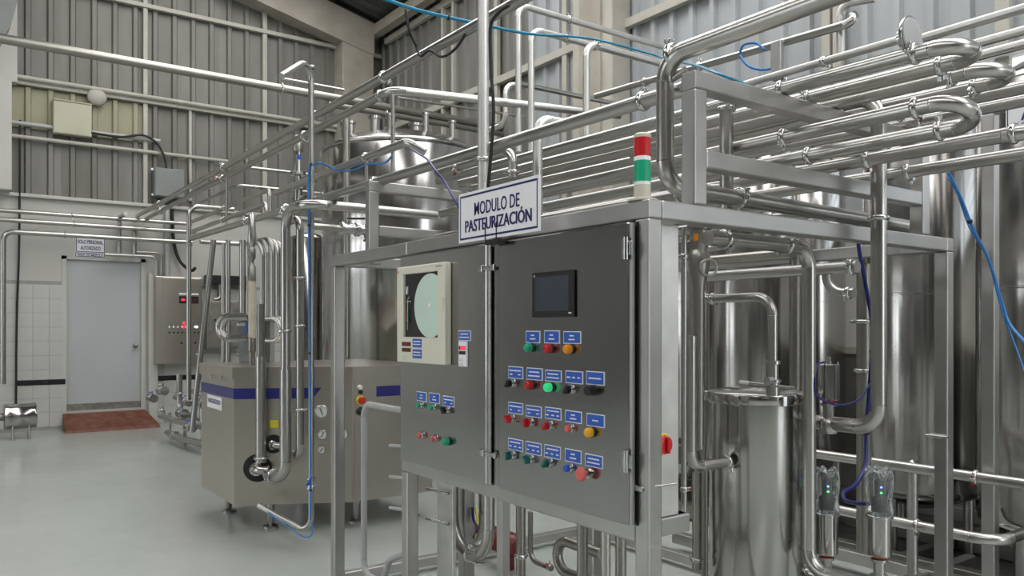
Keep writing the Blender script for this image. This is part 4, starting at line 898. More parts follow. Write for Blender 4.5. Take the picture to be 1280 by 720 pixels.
def fillet(path, bend):
    """splits a polyline into straight runs and arcs"""
    pts = [Vector(p) for p in path]
    secs = []
    cur = pts[0]
    for i in range(1, len(pts) - 1):
        p, a, c = pts[i], pts[i - 1], pts[i + 1]
        d0, d1 = (p - a).normalized(), (c - p).normalized()
        ang = d0.angle(d1)
        if ang < .05:
            continue
        la, lc = (p - cur).length, (c - p).length
        lim_c = lc if i == len(pts) - 2 else lc * .5
        t = bend * math.tan(ang / 2)
        t = min(t, la * .98, lim_c * (.98 if i == len(pts) - 2 else 1.0))
        rad = t / math.tan(ang / 2)
        s, e = p - d0 * t, p + d1 * t
        if (s - cur).length > .004:
            secs.append(('tube', [cur, s]))
        nrm = (d1 - d0 * d0.dot(d1)).normalized()
        cen = s + nrm * rad
        k = max(4, int(ang / RAD(11)))
        arc = []
        for j in range(k + 1):
            th = ang * j / k
            arc.append(cen - nrm * (rad * math.cos(th)) + d0 * (rad * math.sin(th)))
        secs.append(('elbow', arc))
        cur = e
    if (pts[-1] - cur).length > .004:
        secs.append(('tube', [cur, pts[-1]]))
    return secs


PIPE_COUNT = 0


def pipe(name, label, group, r, bend, path, clamps, mat):
    global PIPE_COUNT
    PIPE_COUNT += 1
    pts = [Vector(p) for p in path]
    if bend is None:
        bend = max(.05, r * 2.2)
    if bend == 'u':
        bend = 1.0
    root = thing(name, label, 'pipe', pts[0], group)
    for kind, sp in fillet(pts, bend):
        MB().sweep(sp, r, 16).build(kind, mat, root, origin=sp[0])
        if kind == 'elbow' and r > .015:
            for a, c in ((sp[0], sp[1]), (sp[-1], sp[-2])):
                wb_ = MB()
                d = (c - a).normalized()
                wb_.lathe(a - d * .0015, [(r * .98, 0), (r * 1.02, .0008), (r * 1.02, .0022), (r * .98, .003)], 16, d, False, False)
                wb_.build('weld_seam', 'clamp', root, origin=a)
    for i, (s, t) in enumerate(clamps):
        a, c = pts[s], pts[s + 1]
        add_clamp(root, a.lerp(c, t), c - a, r, red=((i + PIPE_COUNT) % 5 == 0), spin=(i * 1.7 + PIPE_COUNT) % 6.28)
    return root


for a in PIPES:
    pipe(*a)


def smooth_path(pts, k=6):
    pts = [Vector(p) for p in pts]
    out = []
    n = len(pts)
    for i in range(n - 1):
        p0, p1, p2, p3 = pts[max(0, i - 1)], pts[i], pts[i + 1], pts[min(n - 1, i + 2)]
        for j in range(k):
            t = j / k
            out.append(0.5 * ((2 * p1) + (p2 - p0) * t + (2 * p0 - 5 * p1 + 4 * p2 - p3) * t * t + (3 * p1 - p0 - 3 * p2 + p3) * t ** 3))
    out.append(pts[-1])
    return out


def hose(name, label, key, r, mat, cat='hose', ties=()):
    sp = smooth_path(P[key])
    root = thing(name, label, cat, sp[0])
    rr = r if not isinstance(r, tuple) else [r[0] + (r[1] - r[0]) * i / (len(sp) - 1) for i in range(len(sp))]
    MB().sweep(sp, rr, 8).build('hose_line', mat, root)
    r = max(r) if isinstance(r, tuple) else r
    for t in ties:
        i = min(len(sp) - 2, int(t * (len(sp) - 1)))
        MB().lathe(sp[i], [(r * 1.5, 0), (r * 1.5, .012)], 10, sp[i + 1] - sp[i]).build('cable_tie', 'rubber', root)
    return root


hose('air_hose', 'long teal air hose sagging across the picture top to the upright frame post', 'h_blue_top', (.0115, .0042), 'hose_teal', ties=(.17,))
hose('cable', 'black cable looped over the upper rail pipe near the picture top', 'h_black1', .008, 'rubber', 'cable')
hose('cable', 'black cable running down beside the pipe behind the name sign', 'h_black2', .0075, 'rubber', 'cable')
hose('air_hose', 'blue air hose tied up along the slender upright pipe and over a rail pipe', 'h_blue_pole', .0062, 'hose_blue', ties=(.05, .18, .3, .42))
hose('air_hose', 'blue air hose end looping at the foot of the slender upright pipe', 'h_blue_foot', .0045, 'hose_blue')
hose('air_hose', 'navy air hose dropping behind the left edge of the name sign', 'h_blue_sign', .006, 'hose_navy')
hose('cable', 'dark blue cable bundle hanging inside the frame down to the lower valves', 'h_cable', .009, 'hose_navy', 'cable', ties=(.35, .5))
hose('air_hose', 'thin blue hose looping round the bare upper valve actuator', 'h_blue_act', .0042, 'hose_navy')
hose('air_hose', 'bright blue hose slanting down at the right edge, upper strand', 'h_right1', .0068, 'hose_blue', ties=(.3,))
hose('air_hose', 'bright blue hose slanting down at the right edge, lower thin strand', 'h_right2', .0035, 'hose_blue')
hose('air_hose', 'small teal loop of hose above the sloping pipe', 'h_act_top', .006, 'hose_blue')
hose('air_hose', 'teal hose loop hanging below the sloping pipe beside its bracket', 'h_act_top2', .007, 'hose_blue')
hose('cable', 'thick black cable bending into the far wall cabinet', 'h_wall', .024, 'rubber', 'cable')
hose('cable', 'thin black cable hanging down the far left tiled wall', 'h_wallcable', .014, 'rubber', 'cable')
hose('cable', 'black cable bundle curving into the grey junction box', 'h_jb', .016, 'rubber', 'cable')
hose('cable', 'blue cable tail between the U tubes under the cabinet', 'h_tails', .006, 'hose_navy', 'cable')
hose('cable', 'yellow cable tail between the U tubes under the cabinet', 'h_tails2', .005, 'yellow_lab', 'cable')
hose('cable', 'thin black cable curling at the lower right edge', 'h_rblack', .006, 'rubber', 'cable')

# ------------------------------------------------------------------ pasteurizer frame
FX0, FX1, FY0, FY1 = -4.19, -1.74, 1.765, 3.68
S = .060
TOP = 1.846
fr = thing('steel_frame', 'square tube steel frame carrying the pasteurizer and its control cabinet', 'frame', (FX0, FY0, 0))


def bar(a, b, name='beam', parent=fr, mat='frame', bev=.006):
    return MB().box(a, b, bev).build(name, mat, parent)


for (px, py, z1) in ((FX0, FY0, TOP - S), (FX1 - S, FY0, TOP - S), (FX1 - S, FY1 - S, TOP - S), (FX0, FY1 - S, TOP - S)):
    bar((px, py, .012), (px + S, py + S, z1), 'post')
    MB().lathe((px + S / 2, py + S / 2, 0), [(.045, 0), (.045, .01), (.02, .014)], 14).build('foot', 'frame', fr)
bar((-3.352, FY0, .012), (-3.352 + S, FY0 + S, .776), 'post')
MB().lathe((-3.322, FY0 + S / 2, 0), [(.045, 0), (.045, .01), (.02, .014)], 14).build('foot', 'frame', fr)
for yy in (FY0, FY1 - S):
    bar((FX0, yy, TOP - S), (-3.30, yy + S, TOP))
    bar((-3.30, yy, TOP - S), (FX1, yy + S, TOP))
for xx in (FX0, FX1 - S):
    bar((xx, FY0 + S, TOP - S), (xx + S, FY1 - S, TOP))
bar((-3.352, FY0, .776), (FX1 - S, FY0 + S, .836))
bar((-3.352, FY0 + .19, .776), (FX1 - S, FY0 + .25, .836))
bar((-1.855, FY0 + S, .776), (-1.795, FY0 + .25, .836))
for yy in (FY0, FY1 - S):
    bar((FX0 + S, yy, .03), (FX1 - S, yy + S * .9, .085))
for xx in (FX0, -2.9, FX1 - S):
    bar((xx, FY0 + S, .03), (xx + S, FY1 - S, .085))
for xx in (-3.35, -2.35):
    bar((xx, FY0 + S, .03), (xx + .05, FY0 + .9, .08))
bar((-3.26, 2.02, .03), (-3.20, 2.08, .78), 'post')
bar((-2.72, 2.35, .03), (-2.66, 2.41, .78), 'post')
bar((P['midpost'].x - .02, 1.83, .085), (P['midpost'].x + .02, 1.87, .776), 'post', bev=.003)
# upper gantries that carry the header tubes
for xx in (FX1 - S, FX0):
    for yy in (1.974, 3.41):
        bar((xx, yy, TOP), (xx + S, yy + S, 2.222), 'post')
    bar((xx, 1.974, 2.222), (xx + S, 3.47, 2.282))
    bar((xx + .002, 1.974 + S, 1.97), (xx + S - .002, 3.41, 2.03))
bar((-4.06, 2.50, TOP), (-4.0, 2.56, 2.24), 'post', bev=.02)
bar((-4.06, FY0 + .17, TOP - .05), (-4.0, FY0 + .22, TOP), 'bracket')
# white plate and rods under the cabinet at left
o = MB().box((-3.26, 1.905, .10), (-3.12, 1.925, .775), .003).build('backing_plate', 'side', fr)
for zz in (.69, .55):
    MB().cyl((-3.28, 1.86, zz), (-3.13, 1.89, zz), .008, 8).build('threaded_rod', 'clamp', fr)
for zz in (.885, .735, .585):
    MB().cyl((-3.36, FY0 + .02, zz), (-3.47, FY0 + .0, zz - .006), .0085, 8).build('threaded_rod', 'grey_paint', fr)
for (px, py, zz, xx, yy) in ((797, 609, P['clip'].z, P['clip'].x, FY0 - .012),):
    mb = MB().box((xx - .012, yy, zz - .012), (xx + .022, yy + .014, zz + .008), .004)
    mb.cyl((xx + .02, yy + .005, zz), (xx + .075, yy + .1, zz + .012), .004, 8)
    mb.build('latch_clip', 'clamp', fr)
mb = MB().box((FX1 - .075, FY1 - S - .012, .955), (FX1 - .0, FY1 - S - .002, .975), .003)
mb.cyl((FX1 - .085, FY1 - S - .02, .965), (FX1 + .012, FY1 - S - .02, .965), .006, 8)
mb.build('latch_clip', 'clamp', fr)
MB().cyl((-1.875, 1.992, 2.275), (-1.80, 2.0, 2.30), .012, 8).build('bracket', 'dark_steel', fr)

# second frame behind, at the right edge
f2 = thing('steel_frame', 'tall steel frame post and base of the next module at the right edge', 'frame', (FX1, 4.0, 0))
bar((FX1 - S, 4.07, .012), (FX1, 4.07 + S, 2.47), 'post', f2)
bar((FX1 - S, 4.07, 2.47), (FX1 + .9, 4.13, 2.53), 'beam', f2)
bar((-3.6, 4.35, .06), (FX1 + .5, 4.42, .13), 'beam', f2)
bar((-3.6, 3.86, .05), (FX1 + .6, 3.93, .12), 'beam', f2)
bar((-3.4, 4.0, .10), (-3.33, 4.35, .16), 'beam', f2)
bar((-2.25, 3.93, .06), (-2.19, 4.9, .12), 'beam', f2)
for xx in (-2.95, -2.2):
    MB().cyl((xx, 4.2, .14), (xx, 4.2, .70), .028, 12).build('post', 'frame', f2)
    MB().lathe((xx, 4.2, .70), [(.028, 0), (.02, .03), (.002, .045)], 12).build('post_cap', 'steel', f2)

# added dark base standing in for the shade under the row of storage tanks
sk = thing('tank_shade_base', 'low dark skid added to stand in for shade under the tall storage tanks', 'skid', (-3.0, 5.2, 0))
MB().box((-5.2, 4.55, .0), (-.6, 6.2, .02), .004).build('shade_sheet', 'skid', sk)
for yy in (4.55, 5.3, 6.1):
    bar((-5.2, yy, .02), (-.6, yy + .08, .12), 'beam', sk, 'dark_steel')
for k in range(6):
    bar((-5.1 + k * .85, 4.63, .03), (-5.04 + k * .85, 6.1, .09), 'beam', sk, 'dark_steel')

# ------------------------------------------------------------------ control cabinet
cx0, cx1 = P['left_door'][0].x, FX1 - S
cab = thing('control_cabinet', 'two door stainless control cabinet with blue button labels', 'cabinet', (-2.6, 1.87, .80))
MB().box((cx0 + .02, FY0 + .025, .838), (cx1 - .0, FY0 + .20, 1.784), .004).build('cabinet_body', 'side', cab)
YD = 1.735
ld, rd = P['left_door'], P['right_door']
dz0, dz1 = .832, 1.778


def cab_door(name, x0, x1):
    d = MB().box((x0, YD, dz0), (x1, YD + .028, dz1), .006).build(name, 'panel', cab)
    rim = MB()
    rim.box((x0 + .004, YD + .028, dz0 + .01), (x1 - .004, YD + .036, dz1 - .01))
    rim.build('gasket', 'rubber', d)
    e = MB()
    e.box((x1 + .0005, YD + .004, dz0 + .004), (x1 + .012, YD + .018, dz1 - .004), .002)
    e.build('door_return', 'frame', d)
    return d


DL = cab_door('cabinet_door', ld[0].x, ld[3].x)
DR = cab_door('cabinet_door', rd[0].x, rd[3].x - .01)
MB().box((ld[3].x + .02, YD + .02, dz0), (rd[0].x - .005, YD + .055, dz1)).build('mullion', 'panel', cab)
MB().cyl((ld[3].x + .012, YD + .012, dz0), (ld[3].x + .012, YD + .012, dz1), .005, 8).build('lock_rod', 'clamp', cab)
MB().box((rd[3].x - .004, FY0 - .002, dz0), (rd[3].x + .006, FY0 + .02, dz1)).build('door_gap', 'rubber', cab)
hm = MB().cyl((0, 0, -.035), (0, 0, .035), .009, 12).box((-.022, .002, -.03), (.0, .012, .03), .002).box((.0, .002, -.022), (.022, .012, .022), .002).mesh('hinge', M['clamp'])
hp = P['hinges']
for k in (0, 2):
    place(hm, 'hinge', cab, (rd[3].x - .012, YD - .008, (hp[k].z + hp[k + 1].z) / 2))
lp = P['latches']
for k in (0, 2):
    c = (lp[k] + lp[k + 1]) / 2
    mb = MB().box((c.x - .05, YD - .008, c.z - .008), (c.x + .045, YD + .004, c.z + .008), .003)
    mb.box((c.x - .06, YD - .012, c.z - .014), (c.x - .035, YD + .002, c.z + .014), .003)
    mb.box((c.x + .03, YD - .012, c.z - .012), (c.x + .048, YD + .002, c.z + .012), .003)
    mb.build('door_latch', 'clamp', cab)


def label_plate(x0, z1, x1, z0, lines):
    pl = MB().box((x0, YD - .0025, z0), (x1, YD + .001, z1)).build('label_plate', 'label_white', cab)
    bz = .0028
    MB().box((x0 + bz, YD - .0033, z0 + bz), (x1 - bz, YD - .002, z1 - bz)).build('blue_face', 'label_blue', pl)
    w, h = x1 - x0, z1 - z0
    mb = MB()
    for (u0, u1, v) in lines:
        u = u0
        while u < u1 - .02:
            e = min(u1, u + random.uniform(.05, .13))
            mb.box((x0 + w * u, YD - .0040, z1 - h * (v + .055)), (x0 + w * e, YD - .003, z1 - h * (v - .055)))
            u = e + .018
    mb.build('lettering', 'label_white', pl)


LINE_SETS = {
    'two': [(.38, .62, .36), (.32, .70, .66)],
    'wide2': [(.18, .82, .34), (.12, .88, .66)],
    'sel': [(.10, .92, .34), (.14, .30, .66), (.70, .86, .66)],
    'sel3': [(.15, .88, .30), (.08, .25, .66), (.42, .58, .66), (.74, .90, .66)],
    'three': [(.10, .30, .52), (.42, .58, .52), (.72, .88, .52)],
    'one': [(.16, .84, .52)],
    'short': [(.34, .66, .52)],
}
pr = P['plates_right']
sets = ['two', 'two', 'two', 'sel', 'wide2', 'wide2', 'three', 'one', 'sel', 'sel', 'sel3', 'two', 'short', 'sel3', 'sel3', 'sel3', 'two', 'wide2']
for k in range(18):
    a, c = pr[2 * k], pr[2 * k + 1]
    label_plate(a.x, a.z, c.x, c.z, LINE_SETS[sets[k]])
pl_ = P['plates_left']
for k, s in enumerate(['two', 'two', 'sel']):
    label_plate(pl_[2 * k].x, pl_[2 * k].z, pl_[2 * k + 1].x, pl_[2 * k + 1].z, LINE_SETS[s])
a, c = P['ctl_plate']
label_plate(a.x, a.z, c.x, c.z, LINE_SETS['wide2'])

DN = (0, -1, 0)


def knob(p, kind, col):
    x, z = p.x, p.z
    y0 = YD
    if kind == 'push':
        bz = MB().lathe((x, y0, z), [(.0165, 0), (.0165, .006), (.0135, .010), (.0125, .010)], 20, DN).build('push_button', 'clamp', cab)
        MB().lathe((x, y0 - .008, z), [(.0125, 0), (.0125, .012), (.0105, .0145), (.004, .0155)], 20, DN).build('button_cap', col, bz)
    elif kind == 'lamp':
        bz = MB().lathe((x, y0, z), [(.0175, 0), (.0175, .007), (.016, .009)], 20, DN).build('indicator_lamp', 'black', cab)
        MB().lathe((x, y0 - .008, z), [(.0160, 0), (.0160, .016), (.013, .021), (.006, .0235)], 20, DN).build('lens_cap', col, bz)
    elif kind == 'select':
        bz = MB().lathe((x, y0, z), [(.0175, 0), (.0175, .006), (.0145, .011), (.012, .011)], 20, DN).build('selector_switch', 'clamp', cab)
        k_ = MB().lathe((x, y0 - .008, z), [(.013, 0), (.013, .007)], 18, DN)
        a_ = RAD(random.choice((-40, 40, 0, -35)))
        k_.obox(Vector((x, y0 - .021, z)), Vector((math.cos(a_), 0, math.sin(a_))), Vector((0, 1, 0)), Vector((-math.sin(a_), 0, math.cos(a_))), .0055, .010, .0155, .002)
        k_.build('selector_knob', col, bz)
    elif kind == 'round':
        bz = MB().lathe((x, y0, z), [(.0185, 0), (.0185, .005)], 20, DN).build('dial_switch', 'black', cab)
        MB().lathe((x, y0 - .005, z), [(.0185, 0), (.0165, .014), (.0165, .026), (.012, .028)], 20, DN).build('dial_knob', col, bz)
    elif kind == 'estop':
        bz = MB().lathe((x, y0, z), [(.017, 0), (.017, .006), (.011, .009), (.011, .026)], 20, DN).build('emergency_stop', 'clamp', cab)
        MB().lathe((x, y0 - .022, z), [(.012, 0), (.0225, .004), (.0235, .010), (.020, .016), (.010, .018)], 24, DN).build('mushroom_cap', col, bz)


kr = P['knobs_right']
spec = [('lamp', 'green'), ('lamp', 'red'), ('lamp', 'amber'), ('select', 'black'), ('lamp', 'red'), ('lamp', 'green_lit'), ('select', 'black'), ('round', 'black'),
        ('select', 'red'), ('select', 'red'), ('select', 'red'), ('push', 'red_pale'), ('lamp', 'amber_lit'),
        ('select', 'teal'), ('select', 'teal'), ('select', 'teal'), ('push', 'blue'), ('estop', 'red_pale')]
for p, (k, c) in zip(kr, spec):
    knob(p, k, c)
for p, (k, c) in zip(P['knobs_left'], [('push', 'green'), ('push', 'green'), ('select', 'black'), ('push', 'red_pale'), ('push', 'red_pale'), ('lamp', 'green')]):
    knob(p, k, c)
# isolator switch on the side of the cabinet
q = P['estop_side']
sw = MB().lathe((cx1, q.y + .01, q.z), [(.036, 0), (.036, .006), (.033, .008)], 24, (1, 0, 0)).build('isolator_switch', 'yellow_lab', cab)
MB().lathe((cx1 + .007, q.y + .01, q.z), [(.031, 0), (.029, .012), (.02, .015)], 24, (1, 0, 0)).box((cx1 + .015, q.y + .004, q.z - .026), (cx1 + .034, q.y + .016, q.z + .026), .003).build('isolator_handle', 'red', sw)

# chart recorder
rc, rw, rdsp = P['recorder'], P['rec_window'], P['rec_disp']
YR = YD - .034
x0, x1, z1, z0 = rc[0].x, rc[1].x, (rc[0].z + rc[1].z) / 2, (rc[2].z + rc[3].z) / 2
rec = thing('chart_recorder', 'beige circular chart recorder mounted on the left cabinet door', 'recorder', ((x0 + x1) / 2, YD, z0))
wx0, wx1, wz1, wz0 = rw[0].x, rw[1].x, (rw[0].z + rw[1].z) / 2, (rw[2].z + rw[3].z) / 2
MB().box((x0, YR + .014, z0), (x1, YD - .001, z1), .006).build('housing', 'recorder', rec)
bz = MB()
bz.box((x0, YR, wz1), (x1, YR + .018, z1), .005).box((x0, YR, z0), (x1, YR + .018, wz0), .005)
bz.box((x0, YR, wz0 - .004), (wx0, YR + .018, wz1 + .004), .004).box((wx1, YR, wz0 - .004), (x1, YR + .018, wz1 + .004), .004)
bz.build('front_bezel', 'recorder', rec)
MB().box((wx0 - .002, YR + .0115, wz0 - .002), (wx1 + .002, YR + .0138, wz1 + .002)).build('chart_well', 'black', rec)
dc = P['rec_disc'][0]
R_ = P['rec_disc'][1].z - dc.z
pts = []
for i in range(48):
    a_ = 2 * math.pi * i / 48
    pts.append((min(wx1 + .001, max(wx0, dc.x + R_ * math.cos(a_))), YR + .0095, max(wz0 - .001, min(wz1 + .001, dc.z + R_ * math.sin(a_)))))
dsk = MB().hull(pts, (0, .001, 0)).build('chart_disc', 'disc', rec)
MB().lathe((dc.x, YR + .0092, dc.z), [(.011, 0), (.011, .002), (.004, .005)], 16, DN).build('disc_hub', 'label_white', dsk)
arm = MB().sweep([(wx0 + .03, YR + .006, wz0 + .03), (wx0 + .036, YR + .004, dc.z + .03), (wx0 + .05, YR + .004, dc.z + .045)], .0022, 8)
arm.box((wx0 + .022, YR + .004, dc.z + .02), (wx0 + .065, YR + .0075, dc.z + .026)).build('pen_arm', 'clamp', rec)
MB().box((wx0 + .030, YR + .004, dc.z - .07), (wx0 + .036, YR + .0075, dc.z - .005)).build('green_pen', 'green', rec)
MB().box((wx0 + .024, YR + .005, dc.z - .065), (wx0 + .029, YR + .0075, dc.z - .01)).build('red_pen', 'red', rec)
MB().box((wx0 + .018, YR + .004, dc.z + .055), (wx0 + .026, YR + .018, dc.z + .09)).build('pen_holder', 'label_white', rec)
for k in (0, 1):
    a, c = rdsp[2 * k], rdsp[2 * k + 1]
    d = MB().box((a.x, YR - .002, c.z), (c.x, YR + .001, a.z)).build('digit_display', 'black', rec)
    MB().box((a.x + .012, YR - .0026, c.z + .004), (c.x - .004, YR - .0015, a.z - .004)).build('digits', 'led_dark', d)
for k in (2, 3):
    a, c = rdsp[2 * k], rdsp[2 * k + 1]
    d = MB().box((a.x, YR - .002, c.z), (c.x, YR + .001, a.z), .0008).build('blue_label', 'label_blue', rec)
    h = a.z - c.z
    MB().box((a.x + .008, YR - .0027, a.z - h * .38), (c.x - .008, YR - .0015, a.z - h * .26)).box((a.x + .006, YR - .0027, a.z - h * .70), (c.x - .006, YR - .0015, a.z - h * .60)).build('lettering', 'label_white', d)
for k in range(6):
    xx, zz = rdsp[0].x + .006 + (k % 3) * .014, z0 + .032 - (k // 3) * .014
    MB().box((xx, YR - .002, zz - .009), (xx + .010, YR + .001, zz), .0006).build('key', 'gauge_face', rec)
MB().lathe((x0 + .014, YR + .001, z1 - .022), [(.006, 0), (.006, .002)], 12, DN).build('red_badge', 'red_pale', rec)
MB().box((x1 - .075, YR - .0006, z1 - .017), (x1 - .025, YR + .001, z1 - .013)).build('badge_line', 'kick', rec)
MB().box((x1 - .016, YR - .004, dc.z - .03), (x1 - .009, YR + .001, dc.z + .03), .001).build('latch', 'recorder', rec)

# small temperature controller
ct = P['controller']
YC = YD - .010
x0, x1, z1, z0 = ct[0].x, ct[1].x, ct[0].z, ct[2].z
tc = thing('temperature_controller', 'small white controller with red digits beside the chart recorder', 'controller', ((x0 + x1) / 2, YD, z0))
MB().box((x0, YC, z0), (x1, YD - .0005, z1), .003).build('housing', 'label_white', tc)
d = MB().box((x0 + .006, YC - .001, z1 - .034), (x1 - .006, YC + .002, z1 - .020)).build('digit_display', 'black', tc)
MB().box((x0 + .022, YC - .0018, z1 - .032), (x1 - .008, YC, z1 - .022)).build('digits', 'led_red', d)
MB().box((x0 + .006, YC - .001, z1 - .054), (x1 - .006, YC + .002, z1 - .040)).build('digit_display', 'black', tc)
for k in range(4):
    xx, zz = x0 + .008 + (k % 2) * .016, z1 - .072 - (k // 2) * .018
    MB().box((xx, YC - .0015, zz - .011), (xx + .012, YC + .001, zz), .0008).build('key', 'gauge_face', tc)

# touch panel
hq, hs = P['hmi'], P['hmi_screen']
YH = YD - .009
x0, x1, z1, z0 = hq[0].x, hq[1].x, (hq[0].z + hq[1].z) / 2, (hq[2].z + hq[3].z) / 2
tp = thing('touch_panel', 'black framed touch panel on the right cabinet door', 'screen', ((x0 + x1) / 2, YD, z0))
MB().box((x0, YH, z0), (x1, YD - .0005, z1), .003).build('bezel', 'black', tp)
MB().box((hs[0].x, YH - .0008, hs[2].z), (hs[1].x, YH + .001, hs[0].z)).build('display', 'screen', tp)
MB().box((x1 - .028, YH - .0006, z0 + .012), (x1 - .012, YH + .001, z0 + .017)).build('badge_line', 'gauge_face', tp)
MB().box((x0 + .012, YH - .0006, z1 - .016), (x0 + .018, YH + .001, z1 - .009)).build('status_light', 'gauge_face', tp)

# name sign
sg = P['sign']
YS = 1.70
x0, x1, z1, z0 = sg[0].x, sg[1].x, (sg[0].z + sg[1].z) / 2, (sg[2].z + sg[3].z) / 2
sn = thing('name_sign', 'white sign with blue border reading MODULO DE PASTEURIZACIÓN above the cabinet', 'sign', ((x0 + x1) / 2, YS, z0))
MB().box((x0, YS, z0), (x1, YS + .006, z1), .001).build('sign_board', 'label_white', sn)
e, t_ = .011, .0075
bd = MB()
bd.box((x0 + e, YS - .0008, z0 + e), (x1 - e, YS + .001, z0 + e + t_)).box((x0 + e, YS - .0008, z1 - e - t_), (x1 - e, YS + .001, z1 - e))
bd.box((x0 + e, YS - .0008, z0 + e), (x0 + e + t_ * .7, YS + .001, z1 - e)).box((x1 - e - t_ * .7, YS - .0008, z0 + e), (x1 - e, YS + .001, z1 - e))
bd.build('sign_border', 'ink', sn)
W, H = x1 - x0, z1 - z0
for body, u, v, w, h in (('MODULO DE', .50, .38, .56, .265), ('PASTEURIZACIÓN', .505, .70, .82, .245)):
    og = Vector((x0 + W * u, YS - .0005, z1 - H * v))
    me = text_mesh(body, H * h, W * w, og, (1, 0, 0), (0, 0, 1), M['ink'], .006, fat=.0007 if w < .6 else .0019)
    place(me, 'lettering', sn, og)
for u in (.36, .50):
    MB().box((x0 + W * u, YS - .003, z0 - .02), (x0 + W * u + .004, YS - .001, z0 + H * .30)).build('cable_tie', 'rubber', sn)
MB().box((x0 + W * .36, YS - .004, z0 - .022), (x0 + W * .54, YS + .03, z0 - .004), .003).build('sign_clip', 'rubber', sn)
MB().box((x0 + W * .42, YS + .006, z0 - .0), (x0 + W * .5, FY0, z0 + .05)).build('sign_bracket', 'frame', sn)

# signal lamp
lq = P['lamp']
sl = thing('signal_lamp', 'stacked signal lamp, red over green, on the cabinet frame corner', 'lamp', (lq.x, 1.80, TOP))
h = P['lampt'].z - TOP
r_ = .0262
MB().lathe((lq.x, 1.80, TOP), [(.048, 0), (.048, .006), (.036, .010)], 24).build('lamp_foot', 'lamp_beige', sl)
MB().lathe((lq.x, 1.80, TOP + .009), [(r_, 0), (r_, h * .20)], 24).build('lamp_base', 'lamp_beige', sl)
z_ = TOP + .009 + h * .20
MB().lathe((lq.x, 1.80, z_), [(r_ - .001, 0), (r_ - .001, h * .06)], 24).build('lamp_ring', 'label_white', sl)
MB().lathe((lq.x, 1.80, z_ + h * .05), [(r_, 0), (r_, h * .31)], 24).build('green_lens', 'green', sl)
MB().lathe((lq.x, 1.80, z_ + h * .36), [(r_ + .0005, 0), (r_ + .0005, h * .06)], 24).build('lamp_ring', 'label_white', sl)
MB().lathe((lq.x, 1.80, z_ + h * .42), [(r_, 0), (r_, h * .28)], 24).build('red_lens', 'red', sl)
MB().lathe((lq.x, 1.80, z_ + h * .70), [(r_ + .001, 0), (r_ + .001, h * .045), (r_ * .8, h * .07), (.004, h * .075)], 24).build('lamp_cap', 'lamp_beige', sl)


# ------------------------------------------------------------------ tanks
def tank(label, c, r, z0, z1, weld=(1.66,), legs=3, group='tall storage tanks before the back wall', cone=.25):
    t = thing('storage_tank', label, 'tank', (c.x, c.y, 0), group)
    prof = [(.06, z0 - .12), (r * .5, z0 - .09), (r * .85, z0 - .04), (r * .97, z0 - .01), (r, z0 + .03), (r, z1), (r * .97, z1 + .03), (r * .5, z1 + .13), (.05, z1 + .2)]
    MB().lathe((c.x, c.y, 0), prof, 56).build('tank_shell', 'tank', t)
    for w in weld:
        MB().lathe((c.x, c.y, w - .012), [(r - .0005, 0), (r + .0006, .008), (r + .0006, .016), (r - .0005, .024)], 56, cap0=False, cap1=False).build('weld_band', 'tank', t)
    for k in range(legs):
        a_ = 2 * math.pi * k / legs + .4
        p = Vector((c.x + math.cos(a_) * r * .8, c.y + math.sin(a_) * r * .8, 0))
        lg = MB().cyl(p + Vector((0, 0, .012)), p + Vector((0, 0, z0 - .01)), .03, 12).build('leg', 'frame', t)
        MB().lathe(p, [(.05, 0), (.05, .012), (.03, .02)], 14).build('foot', 'frame', lg)
    return t


tank('tall storage tank left of centre behind the balance tank', P['T1'], .335, .45, 2.75)
tank('dark storage tank behind the frame between two brighter tanks', P['T2'], .335, .45, 2.7)
tank('bright storage tank with a strong highlight behind the right frame post', P['T3'], .345, .40, 2.78)
tank('storage tank cut off by the right picture edge', P['T4'], .36, .40, 2.75)
tank('storage tank half hidden behind the cabinet side and the cone hopper', P['T0'], .33, .5, 2.7)

# big tank behind the machine
bc = P['tank']
BR = .835
bt = thing('process_tank', 'large shiny round process tank standing behind the homogenizer', 'tank', (bc.x, bc.y, 0))
ZT = 3.28
MB().lathe((bc.x, bc.y, 0), [(BR * .6, .42), (BR * .9, .48), (BR, .56), (BR, ZT - .05), (BR * .985, ZT), (BR * .75, ZT + .10), (BR * .3, ZT + .2), (.05, ZT + .22)], 80).build('tank_shell', 'tank', bt)
MB().torus((bc.x, bc.y, ZT - .03), (0, 0, 1), BR + .004, .022, 80, 8).build('rim_band', 'tank', bt)
for k in range(4):
    a_ = math.pi / 4 + k * math.pi / 2
    p = Vector((bc.x + math.cos(a_) * .6, bc.y + math.sin(a_) * .6, 0))
    MB().cyl(p, p + Vector((0, 0, .5)), .04, 12).build('leg', 'frame', bt)
for k, (dx, dy, rr, hh) in enumerate([(-.45, -.45, .05, .34), (-.2, -.5, .035, .30), (.05, -.35, .05, .32), (.3, -.3, .04, .30), (.48, .0, .03, .32), (.5, .3, .03, .28), (.1, .1, .06, .3)]):
    p = (bc.x + dx, bc.y + dy, ZT - .02)
    nz = MB().lathe(p, [(rr, 0), (rr, hh)], 16).build('nozzle', 'steel', bt)
    MB().lathe((p[0], p[1], ZT - .02 + hh), [(rr * 1.4, 0), (rr * 1.4, .025), (rr, .03)], 16).build('nozzle_cap', 'clamp', nz)

